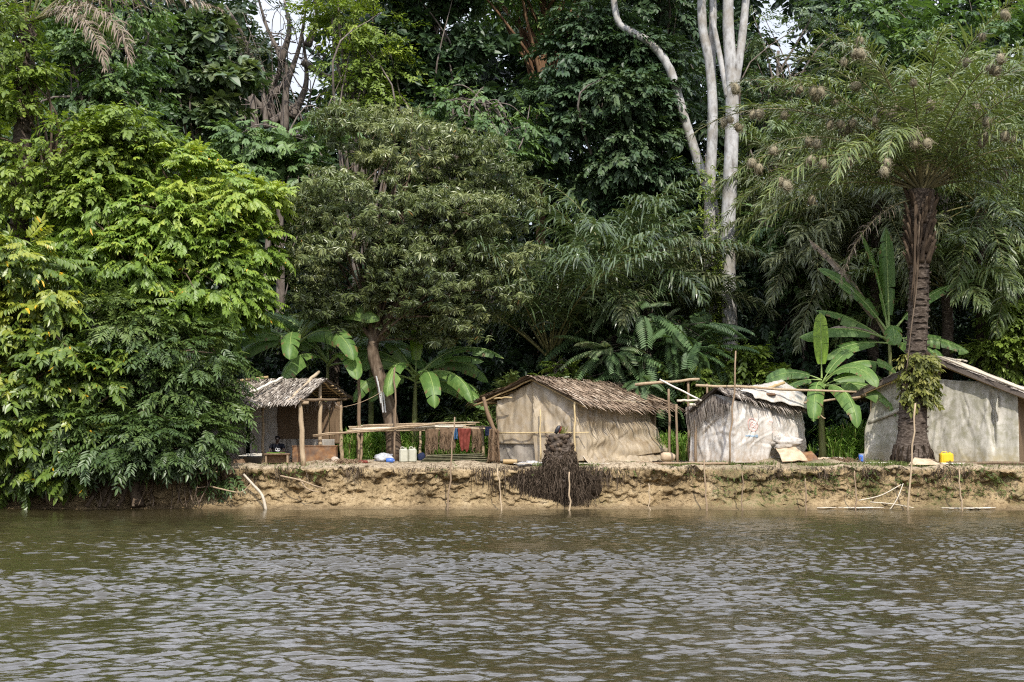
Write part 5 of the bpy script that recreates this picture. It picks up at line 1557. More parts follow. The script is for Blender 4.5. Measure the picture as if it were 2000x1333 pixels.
# leaning sheet in front
U, V_ = np.meshgrid(np.linspace(0, 1, 16), np.linspace(0, 1, 16), indexing='ij')
A_, B_, C_, D_ = at(1514, 876, 43.2), at(1550, 872, 43.3), at(1528, 902, 42.5), at(1578, 900, 42.6)
P = (A_ * (1 - U[..., None]) + B_ * U[..., None]) * (1 - V_[..., None]) + (C_ * (1 - U[..., None]) + D_ * U[..., None]) * V_[..., None]
P[..., 2] += .06 * np.sin(PI * V_) + .03 * fbm(P * 4, 2, 8)
rs = MB(); sheet(rs, P, .02); tag(rs.build('leaning_sheet', M['cardboard'], origin=C_, smooth=True), 'stiff tan sheet sloping down from the front of the small hut', 'sheet')
rs = MB(); P2 = P + np.array([.42, .25, -.03]); P2 = P2[4:, 6:]; sheet(rs, P2, .02); tag(rs.build('rusty_sheet', M['rust'], origin=P2[0, -1], smooth=True), 'small rusty sheet on the ground right of the leaning tan sheet', 'sheet')
rs = MB(); blob(rs, at(1535, 866, 43.25), (.46, .16, .22), 16, .5, 3.4, 12, .5); tag(rs.build('cloth_bundle', M['tarp_white'], origin=at(1535, 880, 43.2), smooth=True), 'crumpled tan sheeting bulging from the small hut wall above the leaning sheet', 'bundle')

# ================================================================== right hut
h3 = Fr((15.98, 42.7), 28)
hut3 = thing('tarpaulin_hut', 'hut at the right edge with mouldy grey sheet gable and pale poles on its roof', 'hut', h3.gr(2.3, 2))
RZ3 = 4.62
mb = MB(); thatch(mb, h3(2.45, -.45, RZ3), h3(2.4, 4.6, RZ3 - .05), h3(-.75, -.4, 3.24), h3(-.75, 4.6, 3.2), 15, 120, .5, .045, .06, .15, .12, 8)
thatch(mb, h3(2.45, -.45, RZ3), h3(2.4, 4.6, RZ3 - .05), h3(5.3, -.35, 3.42), h3(5.35, 4.6, 3.4), 14, 120, .5, .045, .06, .15, .12, 9)
bundle_ridge(mb, h3(2.45, -.4, RZ3), h3(2.4, 4.6, RZ3), 80, .45, .5)
mb.build('roof', M['thatch_grey'], hut3)
for a, b, zt in ((0.05, 0, 3.5), (4.6, 0, 3.6), (2.4, .05, RZ3 - .15), (0.05, 4.2, 3.4), (4.6, 4.2, 3.5)): part_pole('post', hut3, h3.gr(a, b) - [0, 0, .1], h3(a, b, zt), .05, .045)
part_pole('beam', hut3, h3(4.75, -.5, 3.52), h3(4.7, 4.4, 3.5), .05, .045)
for b in (-.32, .05): part_pole('rafter', hut3, h3(2.45, b, RZ3 - .10), h3(5.2, b, 3.36), .035, .03, 'bamboo')
part_pole('rafter', hut3, h3(2.45, -.32, RZ3 - .10), h3(-.65, -.3, 3.18), .035, .03, 'bamboo')


def right_tarp(u, v):
    a = 4.62 * (1 - u)
    zt = np.where(a > 2.4, RZ3 - .12 - (a - 2.4) * .38, RZ3 - .12 - (2.4 - a) * .40)
    zt = np.minimum(zt, 3.98 + .04 * np.sin(a * 3) - .22 * sstep(1.6, .3, a))
    zb = 1.33 + 0 * a
    z = zb + (zt - zb) * v
    q = np.stack([a, z, 0 * a], -1)
    w_ = wrinkle(q, .022, 55, (1.0, .4, 1)) + creases(a, z, 50, .035, 56, 0, 4.6, 1.4, 4, .35) + .015 * np.sin(a * 9 + fbm(q * .8, 2, 5) * 2) * v
    fl = .34 * (1 - v) ** 2.4 * (sstep(3.9, 4.6, a) + .9 * np.exp(-((a - .85) / .35) ** 2))
    seam = -.16 * np.exp(-((a - .62 - .05 * z) / .06) ** 2) * sstep(.12, .3, v) * (1 - sstep(.8, .95, v))
    P = h3.C + h3.g * (a + .30 * (1 - v) ** 2 * sstep(3.9, 4.6, a) + .08 * np.sin(z * 3.3) * sstep(4.2, 4.62, a))[..., None] - h3.s * (.07 + w_ + fl + seam)[..., None]
    P[..., 2] = z
    return P


U, V_ = np.meshgrid(np.linspace(0, 1, 140), np.linspace(0, 1, 64), indexing='ij')
mb = MB(); sheet(mb, right_tarp(U, V_), .014); mb.build('sheet_wall', M['tarp_grey'], hut3, smooth=True)
U, V_ = np.meshgrid(np.linspace(0, 1, 10), np.linspace(0, 1, 26), indexing='ij')     # curled loose flap at the right seam
an = 2.6 * U * (.4 + .6 * np.sin(PI * V_))
P = h3(.70, 0, 0) + h3.g * (-.26 * np.sin(an) / 2.6 * 1.2)[..., None] - h3.s * (.10 + .22 * (1 - np.cos(an)) / 2)[..., None]
P[..., 2] = 2.65 + .85 * V_
mb = MB(); sheet(mb, P, .012); mb.build('sheet_flap', M['tarp_grey'], hut3, smooth=True)
U, V_ = np.meshgrid(np.linspace(0, 1, 10), np.linspace(0, 1, 10), indexing='ij')     # rolled fold at the left
P = h3(4.66, 0, 0) + h3.g * (-1.1 * U)[..., None] - h3.s * (.13 + .05 * np.sin(PI * V_) + .02 * fbm(np.stack([U * 4, V_ * 4, U], -1), 2, 4))[..., None]
P[..., 2] = 2.55 + .45 * U + .13 * V_
mb = MB(); sheet(mb, P, .02); mb.build('sheet_fold', M['tarp_grey'], hut3, smooth=True)
U, V_ = np.meshgrid(np.linspace(-.02, 4.2, 16), np.linspace(1.36, 3.4, 12), indexing='ij')
for a in (0.0, 4.6):
    P = h3.C + h3.g * a + h3.s * U[..., None]; P[..., 2] = V_ + (.1 if a else 0); mb = MB(); sheet(mb, P, .03); mb.build('mat_wall', M['mat'], hut3)
for k, (a0, a1, b, r) in enumerate(((2.3, -1.1, -.30, .038), (2.35, -1.15, -.12, .03), (2.1, -1.1, .12, .04), (2.2, -1.05, .45, .035), (1.7, -1.1, .75, .04), (2.5, -1.0, 1.1, .036), (2.4, -1.0, 1.6, .036))):
    z = lambda a: RZ3 - (2.45 - a) * .432 + .15
    pole('roof_pole', 'pale peeled pole laid down the right slope of the right hut roof', h3(a0, b + .25, z(a0)), h3(a1, b, z(a1)), r, r * .8, 'wood_pale', 'pole', 'pale poles on the right hut roof', tint=rng.uniform(.2, .6))
for k in range(3):
    pole('roof_pole', 'short grey pole sticking up past the right hut ridge', h3(2.1 - .1 * k, 1.2 + .5 * k, RZ3 + .05), h3(2.95 - .1 * k, 1.6 + .5 * k, RZ3 + .22), .035, .03, 'wood_pale', 'pole', 'pole ends at the right hut ridge', tint=.45)

# ================================================================== left open shelter
h1 = Fr((-6.5, 42.6), 106.0)          # g runs back, s runs left
h1.g = np.array([.28, .96, 0]); h1.s = np.array([-.96, .28, 0])
sh = thing('open_shelter', 'open fronted thatched shelter on round posts beside the left tree', 'shelter', h1.gr(1.5, 2))
mb = MB(); thatch(mb, h1(1.5, -.05, 4.0), h1(1.5, 4.4, 4.0), h1(-.35, .12, 3.2), h1(-.4, 4.4, 3.17), 13, 130, .32, .055, .05, .05, .08, 11)
thatch(mb, h1(1.5, -.05, 4.0), h1(1.5, 4.4, 4.0), h1(3.4, -.15, 3.42), h1(3.3, 4.4, 3.4), 12, 100, .4, .05, .05, .05, .12, 12)
bundle_ridge(mb, h1(1.5, 0, 4.0), h1(1.5, 4.4, 4.0), 70, .3, .6)
mb.build('roof', M['thatch_grey'], sh)
for p0, p1, r in ((h1.gr(0, 0.05), h1(-.02, .2, 3.24), .085), (h1.gr(1.45, .12), h1(1.5, .2, 3.9), .075), (h1.gr(3.0, .05), h1(3.0, .12, 3.4), .07), (h1.gr(.1, 3.9), h1(.1, 3.9, 3.2), .07), (h1.gr(2.9, 3.9), h1(2.9, 3.9, 3.3), .07), (h1.gr(1.2, 2.05), h1(1.2, 2.1, 3.4), .05)):
    part_pole('post', sh, p0 - [0, 0, .1], p1, r, r * .85, 'wood', .62)
part_pole('beam', sh, h1(0, -.1, 3.22), h1(0, 4.3, 3.2), .05, .045, 'wood', .5)
part_pole('beam', sh, h1(3.05, -.1, 3.4), h1(3.05, 4.3, 3.38), .05, .045, 'wood', .4)
part_pole('beam', sh, h1(-.2, .1, 3.3), h1(3.3, .05, 3.4), .05, .045, 'wood', .4)
for b in np.linspace(.1, 4.2, 6):
    part_pole('rafter', sh, h1(1.5, b, 3.93), h1(3.3, b, 3.38), .03, .028, 'bamboo')
for a in np.linspace(1.9, 3.2, 6):
    part_pole('batten', sh, h1(a, -.12, 3.93 - (a - 1.5) * .30), h1(a, 4.2, 3.93 - (a - 1.5) * .30), .018, .018, 'bamboo', .35)


def flat_wall(name, mat, a0, b0, a1, b1, z0, z1, thick=.02, amp=.03, seed=0, nu=40, nv=24, lean=0.0):
    U, V_ = np.meshgrid(np.linspace(0, 1, nu), np.linspace(0, 1, nv), indexing='ij')
    A_, B_ = h1(a0, b0, 0), h1(a1, b1, 0)
    n_ = nrm(np.cross(B_ - A_, [0, 0, 1.0]))
    P = A_ + (B_ - A_) * U[..., None]; P[..., 2] = z0 + (z1 - z0) * V_
    q = np.stack([U * np.linalg.norm(B_ - A_), P[..., 2], 0 * U], -1)
    P = P + n_ * ((wrinkle(q, amp * .5, seed, (1.4, .7, 1)) + creases(q[..., 0], q[..., 1], 22, amp * .8, seed, 0, 2.2, 1.3, 3.3, .6)) + lean * (1 - V_) ** 2)[..., None]
    mb = MB(); sheet(mb, P, thick); return mb.build(name, M[mat], sh, smooth=True)


flat_wall('mat_wall', 'mat', 2.6, .35, 2.6, 2.25, 1.9, 3.3, .03, .01)
flat_wall('mat_wall', 'mat', 2.55, -.05, 2.6, .32, 1.9, 3.3, .03, .02)
flat_wall('sheet_wall', 'tarp_shelter', 2.5, .1, 2.5, 2.4, 1.32, 2.05, .014, .06, 61)
flat_wall('sheet_wall', 'tarp_shelter', 2.5, 2.2, 1.6, 2.75, 1.33, 3.25, .014, .05, 62)
flat_wall('sheet_wall', 'tarp_shelter', 1.5, 2.85, 1.5, 4.3, 1.33, 3.25, .014, .05, 63)
mb = MB()
for k in range(60):                                # loose fibres hanging inside the eave
    p = h1(2.4, rng.uniform(.1, 1.4), 3.35); tube(mb, line(p, p + [rng.normal(0, .12), rng.normal(0, .05), -rng.uniform(.15, .45)], 4, .02), [.008, .003], 3, rng.uniform(.2, .8), cap=False)
mb.build('loose_fibres', M['thatch_grey'], sh)
pole('roof_pole', 'white peeled pole slanting up over the left shelter roof', at(495, 764, 42.9), at(552, 738, 44.2), .045, .04, 'wood_pale', 'pole', tint=.9)
pole('roof_pole', 'thick tan pole slanting over the shelter roof near its gable', at(562, 784, 42.6), at(623, 727, 44.6), .05, .06, 'wood', 'pole', tint=.75)
pole('roof_pole', 'straight brown pole end sticking out behind the left shelter roof by the tree', at(440, 748, 44.5), at(524, 737, 44.8), .05, .045, 'bamboo', 'pole', tint=.6)

# ---- things under and beside the shelter
bx_ = thing('metal_box', 'large rusty brown metal box behind the shelter posts', 'box', ground_at(617, 43.7))
mb = MB(); box(mb, ground_at(617, 43.7), 1.40, .62, .50, .05); mb.build('body', M['rust'], bx_)
mb = MB(); box(mb, ground_at(617, 43.7) + [0, 0, .503], 1.44, .66, .035, .05); mb.build('lid', M['rust'], bx_)
bn = thing('low_table', 'low dark wooden table in front of the seated person', 'table', ground_at(543, 42.95))
mb = MB(); box(mb, ground_at(543, 42.95) + [0, 0, .27], .80, .36, .04, .04); mb.build('tabletop', M['bare_wood'], bn)
mb = MB(); box(mb, ground_at(543, 43.08), .62, .05, .268, .04); mb.build('front_board', M['bare_wood'], bn)
for k in (-.34, .34):
    mb = MB(); box(mb, ground_at(543, 42.95) + [k, 0, 0], .06, .28, .268, .04); mb.build('leg', M['wood'], bn)
cw = MB()
for k in range(26):
    tube(cw, line(ground_at(540, 42.95) + [rng.uniform(-.3, .3), rng.uniform(-.12, .12), .315], ground_at(540, 42.95) + [rng.uniform(-.3, .3), rng.uniform(-.12, .12), .335], 3, .01), .008, 4, .5)
tag(cw.build('leaf_scraps', ML['grass'], origin=ground_at(540, 42.95) + [0, 0, .31]), 'green leaf scraps lying on the low table', 'leaves')
ba = thing('basin', 'black plastic basin at the bank edge left of the low table', 'basin', ground_at(497, 42.35))
mb = MB(); lathe(mb, ground_at(497, 42.35), [(0, 0), (.24, 0), (.30, .22), (.32, .23), (.30, .235), (.28, .22), (.22, .03), (0, .03)], 24); mb.build('bowl', M['black_plastic'], ba, smooth=True)
for k in range(3):
    p = ground_at(490 + 4 * k, 42.3 + .06 * k) + [0, 0, .25 + .028 * k]
    mb = MB(); box(mb, p, .72 - .1 * k, .09, .022, .15 - .2 * k, rng.uniform(.3, .9)); tag(mb.build('board', M['wood_pale'], origin=p), 'thin pale board lying across the black basin', 'board', 'boards on the black basin')
mb = MB(); box(mb, ground_at(475, 42.4), .5, .3, .16, .1, .5); tag(mb.build('crate', M['bare_wood'], origin=ground_at(475, 42.4)), 'low wooden crate half hidden by leaves left of the black basin', 'crate')

# ---- the seated person
def skin_obj(verts, edges, root_i=0, sub=2):
    me = bpy.data.meshes.new('body'); me.from_pydata([tuple(v[:3]) for v in verts], edges, []); me.update()
    o = bpy.data.objects.new('tmp', me); COL.objects.link(o)
    o.modifiers.new('Skin', 'SKIN')
    for i, v in enumerate(verts):
        r = v[3]; me.skin_vertices[0].data[i].radius = r if isinstance(r, tuple) else (r, r)
        me.skin_vertices[0].data[i].use_root = (i == root_i)
    ss_ = o.modifiers.new('Sub', 'SUBSURF'); ss_.levels = sub; ss_.render_levels = sub
    dg = bpy.context.evaluated_depsgraph_get(); dg.update()
    out = bpy.data.meshes.new_from_object(o.evaluated_get(dg))
    bpy.data.objects.remove(o)
    out.polygons.foreach_set('use_smooth', np.ones(len(out.polygons), bool))
    return out


def link(name, me, mat, parent):
    o = bpy.data.objects.new(name, me); me.materials.clear(); me.materials.append(mat); COL.objects.link(o); o.parent = parent
    return o


PG = ground_at(541, 43.75)
per = thing('person', 'person in a black T-shirt with white print sitting behind the low table', 'person', PG)
J = dict(pel=(0, .05, .20, (.13, .10)), wst=(.01, .04, .33, (.115, .085)), chs=(.02, .02, .47, (.145, .10)), nkb=(.025, .0, .585, (.062, .058)), nk=(.03, -.01, .635, .048), jaw=(.035, -.035, .685, (.062, .070)), hd=(.035, -.02, .755, (.074, .088)), top=(.035, -.005, .82, (.055, .065)),
         ls=(-.155, .03, .545, .052), le=(-.22, -.06, .31, .038), lw=(-.10, -.27, .30, .026), rs=(.205, .03, .545, .052), re=(.27, -.05, .32, .038), rw=(.20, -.28, .31, .026),
         lh=(-.10, .03, .17, .085), lk=(-.20, -.36, .33, .058), la=(-.13, -.34, .03, .036), lf=(-.13, -.48, .025, .03),
         rh=(.10, .03, .17, .085), rk=(.22, -.36, .33, .058), ra=(.15, -.34, .03, .036), rf=(.15, -.48, .025, .03), nose=(.036, -.118, .738, .013))
E = [('pel', 'wst'), ('wst', 'chs'), ('chs', 'nkb'), ('nkb', 'nk'), ('nk', 'jaw'), ('jaw', 'hd'), ('hd', 'top'), ('hd', 'nose'), ('chs', 'ls'), ('ls', 'le'), ('le', 'lw'), ('chs', 'rs'), ('rs', 're'), ('re', 'rw'), ('pel', 'lh'), ('lh', 'lk'), ('lk', 'la'), ('la', 'lf'), ('pel', 'rh'), ('rh', 'rk'), ('rk', 'ra'), ('ra', 'rf')]
for s, wn, dx in (('l', 'lw', 1), ('r', 'rw', -1)):
    w0 = J[wn]; J[s + 'p'] = (w0[0] + .015 * dx, w0[1] - .07, w0[2] - .005, (.036, .016)); E.append((wn, s + 'p'))
    for k in range(5):
        ox = (k - 1.5) * .019 if k < 4 else -.045 * dx
        ln = (.062, .07, .066, .052, .04)[k]
        a = (w0[0] + .015 * dx + ox, w0[1] - (.105 if k < 4 else .075), w0[2] - .012, .0095); b = (a[0] + .002, a[1] - ln * .55, a[2] - .018, .009); c = (b[0], b[1] - ln * .3, b[2] - .03, .0075)
        for nm_, q in (('a', a), ('b', b), ('c', c)): J[f'{s}{k}{nm_}'] = q
        E += [(s + 'p', f'{s}{k}a'), (f'{s}{k}a', f'{s}{k}b'), (f'{s}{k}b', f'{s}{k}c')]
ks = list(J); ix = {k: i for i, k in enumerate(ks)}
link('body', skin_obj([J[k] for k in ks], [(ix[a], ix[b]) for a, b in E], ix['pel']), M['skin'], per)
sv = [(0, .05, .24, (.15, .115)), (.01, .04, .35, (.135, .10)), (.02, .025, .48, (.162, .115)), (.025, .012, .572, (.085, .07)), (-.155, .03, .548, .064), (-.20, -.02, .42, .06), (.205, .03, .548, .064), (.25, -.01, .42, .06)]
link('shirt', skin_obj(sv, [(0, 1), (1, 2), (2, 3), (2, 4), (4, 5), (2, 6), (6, 7)]), M['black_cloth'], per)
sv = [(0, .05, .17, (.15, .115)), (-.10, .03, .17, .098), (-.19, -.30, .31, .075), (.10, .03, .17, .098), (.21, -.30, .31, .075)]
link('shorts', skin_obj(sv, [(0, 1), (1, 2), (0, 3), (3, 4)]), M['navy_cloth'], per)
mb = MB(); blob(mb, PG + [.035, .004, .792], (.083, .096, .062), 9, .06, 5, 2, .5); mb.build('hair', M['hair'], per, smooth=True)
for s in (-1, 1):
    mb = MB(); blob(mb, PG + [.035 + s * .027, -.101, .757], (.011, .006, .007), 5, 0, 1, 1, .5); mb.build('eye', M['white_print'], per, smooth=True)
    mb = MB(); blob(mb, PG + [.035 + s * .078, -.005, .745], (.012, .02, .03), 5, .05, 1, 1, .5); mb.build('ear', M['skin'], per, smooth=True)
mb = MB(); blob(mb, PG + [.036, -.100, .702], (.024, .008, .008), 5, 0, 1, 1, .5); mb.build('mouth', M['skin'], per, smooth=True)
pr = MB()
for cx, cz in ((.03, .415), (.105, .405)):
    A = np.linspace(0, 2 * PI, 15)
    tube(pr, np.stack([PG[0] + cx + .033 * np.cos(A), PG[1] - .118 + .02 * np.abs(np.cos(A)) + 0 * A, PG[2] + cz + .042 * np.sin(A)], -1), .011, 5, .5, cap=False)
tube(pr, np.array([PG + [-.02, -.112, .37], PG + [.07, -.12, .355], PG + [.13, -.105, .36]]), .010, 5, .5)
pr.build('shirt_print', M['white_print'], per, smooth=True)
st = MB(); lathe(st, PG + [0, .07, 0], [(0, 0), (.15, 0), (.14, .09), (.15, .10), (0, .10)], 14); tag(st.build('stool', M['bare_wood'], origin=PG + [0, .07, 0], smooth=True), 'low round log seat under the seated person', 'stool')

# ================================================================== drying rack and what hangs on it
RKY = 44.6
rk = thing('drying_rack', 'long rack of rough poles on stakes between the left shelter and middle hut', 'rack', ground_at(820, RKY))
for px, y1, Y, r in ((700, 832, 45.0, .06), (708, 838, 44.4, .045), (822, 836, 45.2, .05), (838, 838, 44.3, .045), (832, 838, 44.3, .04), (955, 838, 44.4, .05), (943, 832, 45.4, .05)):
    part_pole('post', rk, ground_at(px + rng.uniform(-3, 3), Y) - [0, 0, .05], at(px, y1, Y), r, r * .8)
part_pole('rail', rk, at(678, 842, 44.3), at(962, 838, 44.3), .035, .03, 'wood', .7)
part_pole('rail', rk, at(682, 836, 45.1), at(964, 834, 45.1), .035, .03, 'wood', .6)
for k in range(9):
    y = 828 + rng.uniform(-3, 7); Y = 44.2 + .13 * k
    pole('rack_pole', 'long thin split pole lying along the drying rack', at(676 + rng.uniform(0, 40), y + rng.uniform(1, 4) + 3, Y), at(900 + rng.uniform(0, 55), y - rng.uniform(0, 2), Y + .05), .028, .02, 'wood' if k % 3 else 'wood_pale', 'pole', 'split poles along the drying rack', tint=rng.uniform(.45, .95))
for k in range(2):
    pole('rack_pole', 'long pole end sloping from the rack into the left shelter', at(611, 851 + 2 * k, 43.6 + .2 * k), at(850, 828 + k * 2, 44.1 + .1 * k), .03, .025, 'wood', 'pole', 'poles sloping from the rack into the shelter', tint=.55)
pole('forked_post', 'brown forked post standing behind the rack left of the slanting trunk', ground_at(702, 45.4), at(701, 732, 45.4), .075, .055, 'wood', 'post', tint=.25, wob=.02)
pole('slim_post', 'slim dark stake leaning beside the slanting trunk', ground_at(772, 44.0), at(771, 718, 44.2), .035, .03, 'wood', 'post', tint=.3, wob=.02)
pole('washing_line', 'thin line running from the shelter to the slanting trunk', at(668, 796, 44.2), at(762, 752, 44.8), .008, .008, 'wood', 'line', ctrl=[at(700, 788, 44.3), at(735, 772, 44.6)])
for k, (x0, y0, x1, y1) in enumerate(((735, 735, 743, 772), (738, 745, 744, 788), (745, 765, 748, 806), (749, 765, 753, 806))):
    mb = MB(); a = at(x0, y0, 44.75); b = at(x1, y1, 44.7); tube(mb, np.array([a, (a + b) / 2, b]), .022, 4, .8)
    tag(mb.build('strip', M['pvc'], origin=b), 'thin grey metal strip hanging beside the slanting trunk', 'strip', 'grey strips hanging by the trunk')


def hang(name, label, px0, px1, y0, y1, Y, mat, cat, group=None, rag=.12, fold=.04, taper=0.0, seed=0):
    nu, nv = 26, 22
    U, V_ = np.meshgrid(np.linspace(0, 1, nu), np.linspace(0, 1, nv), indexing='ij')
    c = (px0 + px1) / 2
    bot = y1 + (y1 - y0) * rag * fb1(U[:, :1] * 4 + seed, seed) + 0 * U
    px = c + (U - .5) * (px1 - px0) * (1 - taper * V_)
    py = y0 + (bot - y0) * V_
    P = np.stack([(px - 1000) / F * Y, Y + fold * np.sin(U * 11 + seed + 1.5 * fb1(V_ * 2 + seed, seed)) + .02 * fbm(np.stack([U * 3, V_ * 3, U * 0 + seed], -1), 2, seed), 0 * U], -1)
    P[..., 2] = 2.5 + (832 - py) / F * Y
    mb = MB(); sheet(mb, P, .03 if mat == 'net' else .012)
    if mat == 'net':
        for k in range(70):
            u = rng.uniform(0, 1); a = P[int(u * (nu - 1)), int(rng.uniform(.2, 1) * (nv - 1))]
            tube(mb, line(a - [0, .04, 0], a + [rng.normal(0, .05), -.05, -rng.uniform(.08, .3)], 4, .015), [.010, .004], 3, rng.uniform(.1, .9), cap=False)
    return tag(mb.build(name, M[mat], origin=P[nu // 2, 0], smooth=True), label, cat, group)


hang('hanging_net', 'bunched brown net with a rounded bottom hanging at the left of the rack', 831, 857, 838, 879, 44.2, 'net', 'net', taper=.15, seed=1)
hang('hanging_net', 'ragged brown net hanging left of the red cloth', 859, 890, 836, 876, 44.2, 'net', 'net', rag=.4, seed=2)
hang('hanging_net', 'narrow brown net hanging right of the red cloth', 921, 942, 838, 880, 44.2, 'net', 'net', rag=.3, taper=.2, seed=3)
hang('red_cloth', 'faded red cloth hung over the rack in two lobes', 894, 920, 837, 876, 44.1, 'red_cloth', 'cloth', rag=.25, taper=.35, seed=4)
hang('blue_cloth', 'small blue cloth hanging just left of the red cloth', 888, 894, 837, 858, 44.12, 'blue_cloth', 'cloth', seed=5)
hang('navy_cloth', 'small dark navy cloth at the right end of the rack', 948, 960, 834, 852, 44.1, 'navy_cloth', 'cloth', seed=6)
hang('corner_net', 'long brown net draped down the left corner of the middle hut', 957, 973, 838, 902, 43.35, 'net', 'net', rag=.05, taper=-.5, fold=.07, seed=7)
mb = MB(); tube(mb, curve([at(944, 776, 43.6), at(952, 805, 43.5), at(965, 838, 43.4), at(975, 846, 43.4)], 12), [.05, .07, .05], 8, .6, wob=.2)
tag(mb.build('twisted_net', M['net'], origin=at(944, 776, 43.6), smooth=True), 'twisted roll of net slung from the left eave of the middle hut', 'net')

# ---- containers on the ground by the trunk
for k, (px, lab) in enumerate(((789, 'cloudy white jerrycan standing nearer the slanting trunk'), (806, 'cloudy white jerrycan standing right beside its twin, farther from the trunk'))):
    c = ground_at(px, 43.5 + .1 * k); j = thing('jerrycan', lab, 'jerrycan', c)
    mb = MB(); box(mb, c, .27, .22, .44, .12, bev=.04); mb.build('body', M['white_plastic'], j, smooth=False)
    mb = MB(); lathe(mb, c + [.07, 0, .44], [(0, 0), (.03, 0), (.03, .04), (0, .04)], 10); mb.build('cap', M['white_plastic'], j)
    mb = MB(); tube(mb, curve([c + [-.1, 0, .435], c + [-.08, 0, .49], c + [.0, 0, .49], c + [.03, 0, .435]], 8), .016, 6, .5); mb.build('handle', M['white_plastic'], j, smooth=True)
mb = MB(); blob(mb, ground_at(750, 43.4) + [0, 0, .12], (.30, .2, .16), 12, .35, 2.6, 3, .5); tag(mb.build('plastic_bag', M['bag'], origin=ground_at(750, 43.4), smooth=True), 'crumpled grey plastic bag on the ground at the trunk foot', 'bag')
c = ground_at(763, 43.2); j = thing('blue_container', 'small blue plastic container lying beside the grey bag', 'container', c)
mb = MB(); tube(mb, np.array([c + [-.13, 0, .075], c + [.0, .01, .075], c + [.1, .0, .075]]), [.072, .078, .072], 12, .5); mb.build('body', M['blue_plastic'], j, smooth=True)
mb = MB(); tube(mb, np.array([c + [.1, 0, .075], c + [.14, 0, .075]]), .03, 8, .5); mb.build('cap', M['blue_plastic'], j)
mb = MB()
for k in range(170):
    p = ground_at(675 + rng.normal(0, 17), 42.7 + rng.normal(0, .22)); a = rng.uniform(0, PI)
    tube(mb, curve([p, p + [.12 * math.cos(a), .12 * math.sin(a), rng.uniform(.03, .16)], p + [.3 * math.cos(a + .5), .3 * math.sin(a + .5), .01]], 6), .012, 4, rng.uniform(.2, .95), cap=False)
blob(mb, ground_at(675, 42.7) - [0, 0, .03], (.42, .3, .13), 12, .3, 3, 2, .6)
tag(mb.build('net_heap', M['net'], origin=ground_at(675, 42.7), smooth=True), 'low heap of tangled brown net on the ground right of the shelter posts', 'net')
mb = MB(); blob(mb, ground_at(655, 42.75) + [0, 0, .08], (.14, .13, .14), 9, .1, 2, 3, .5); tag(mb.build('pale_sack', M['tarp_white'], origin=ground_at(655, 42.75), smooth=True), 'small rounded pale bundle at the left of the net heap', 'bundle')
mb = MB(); blob(mb, ground_at(708, 42.7) + [0, 0, .05], (.2, .09, .06), 8, .3, 2, 6, .5); tag(mb.build('pink_cloth', M['red_cloth'], origin=ground_at(708, 42.7), smooth=True), 'faded red rag on the ground at the right of the net heap', 'cloth')
mb = MB(); blob(mb, ground_at(824, 44.2) + [0, 0, .13], (.13, .13, .16), 9, .2, 2, 8, .5); tag(mb.build('dark_bundle', M['navy_cloth'], origin=ground_at(824, 44.2), smooth=True), 'small dark bundle behind the rack beside the white jerrycans', 'bundle')
for k in range(5):                                   # stack of corrugated sheets
    w0, w1 = 822 + 3 * k, 958 - 5 * k
    U, V_ = np.meshgrid(np.linspace(0, 1, 60), np.linspace(0, 1, 40), indexing='ij')
    A_, B_ = ground_at(w0, 43.2), ground_at(w1, 43.4)
    P = A_ + (B_ - A_) * U[..., None] + np.array([0.1, .95, 0]) * V_[..., None]
    P[..., 2] = P[..., 2] * 0 + float(gz(0, 43.3)) + .04 + .045 * k + .018 * np.sin(V_ * 60) + .03 * U * k * .4
    mb = MB(); sheet(mb, P, .008); tag(mb.build('corrugated_sheet', M['sheet_metal'], origin=A_, smooth=True), 'mossy corrugated sheet in the flat stack under the rack', 'sheet', 'stacked corrugated sheets')

# ---- in front of the middle hut
c0, c1 = ground_at(983, 42.6), ground_at(1010, 42.55)
pole('log', 'short brown log on the ground before the middle hut left corner', c0 + [0, 0, .07], c1 + [0, 0, .07], .075, .07, 'bamboo', 'log', tint=.4, wob=0)
mb = MB(); blob(mb, ground_at(1036, 42.4) + [0, 0, -.02], (.42, .3, .10), 14, .35, 3.5, 5, .5)
tag(mb.build('ash_heap', M['ash'], origin=ground_at(1036, 42.4), smooth=True), 'low grey ash heap in front of the middle hut', 'ash')
for a, b, Y, lab in ((1003, 1062, 41.95, 'thin pale plank lying left of the palm stump'), (1128, 1222, 41.95, 'long pale plank lying on the bank right of the palm stump')):
    c = (ground_at(a, Y) + ground_at(b, Y)) / 2 + [0, 0, .03]
    mb = MB(); box(mb, c, m(b - a, Y), .12, .025, .01); tag(mb.build('plank', M['wood_pale'], origin=c), lab, 'plank')
pole('ground_pole', 'brown pole lying along the bank top before the small hut', ground_at(1235, 41.9) + [0, 0, .05], ground_at(1421, 41.85) + [0, 0, .05], .045, .04, 'wood', 'pole', tint=.45)
pole('ground_pole', 'long dark pole lying along the bank top before the right hut', ground_at(1846, 41.9) + [0, 0, .05], ground_at(2030, 41.95) + [0, 0, .05], .05, .045, 'wood', 'pole', tint=.2)
mb = MB()
for k in range(30):
    p = ground_at(1278 + rng.normal(0, 5), 41.9) + [0, rng.normal(0, .03), .09]; tube(mb, line(p, p + [rng.normal(0, .2), .02, rng.uniform(-.05, .03)], 4, .02), .012, 4, rng.uniform(0, .6), cap=False)
tag(mb.build('rope_scrap', M['roots'], origin=ground_at(1278, 41.9)), 'dark tangle of fibre on the brown pole before the middle hut corner', 'rope')

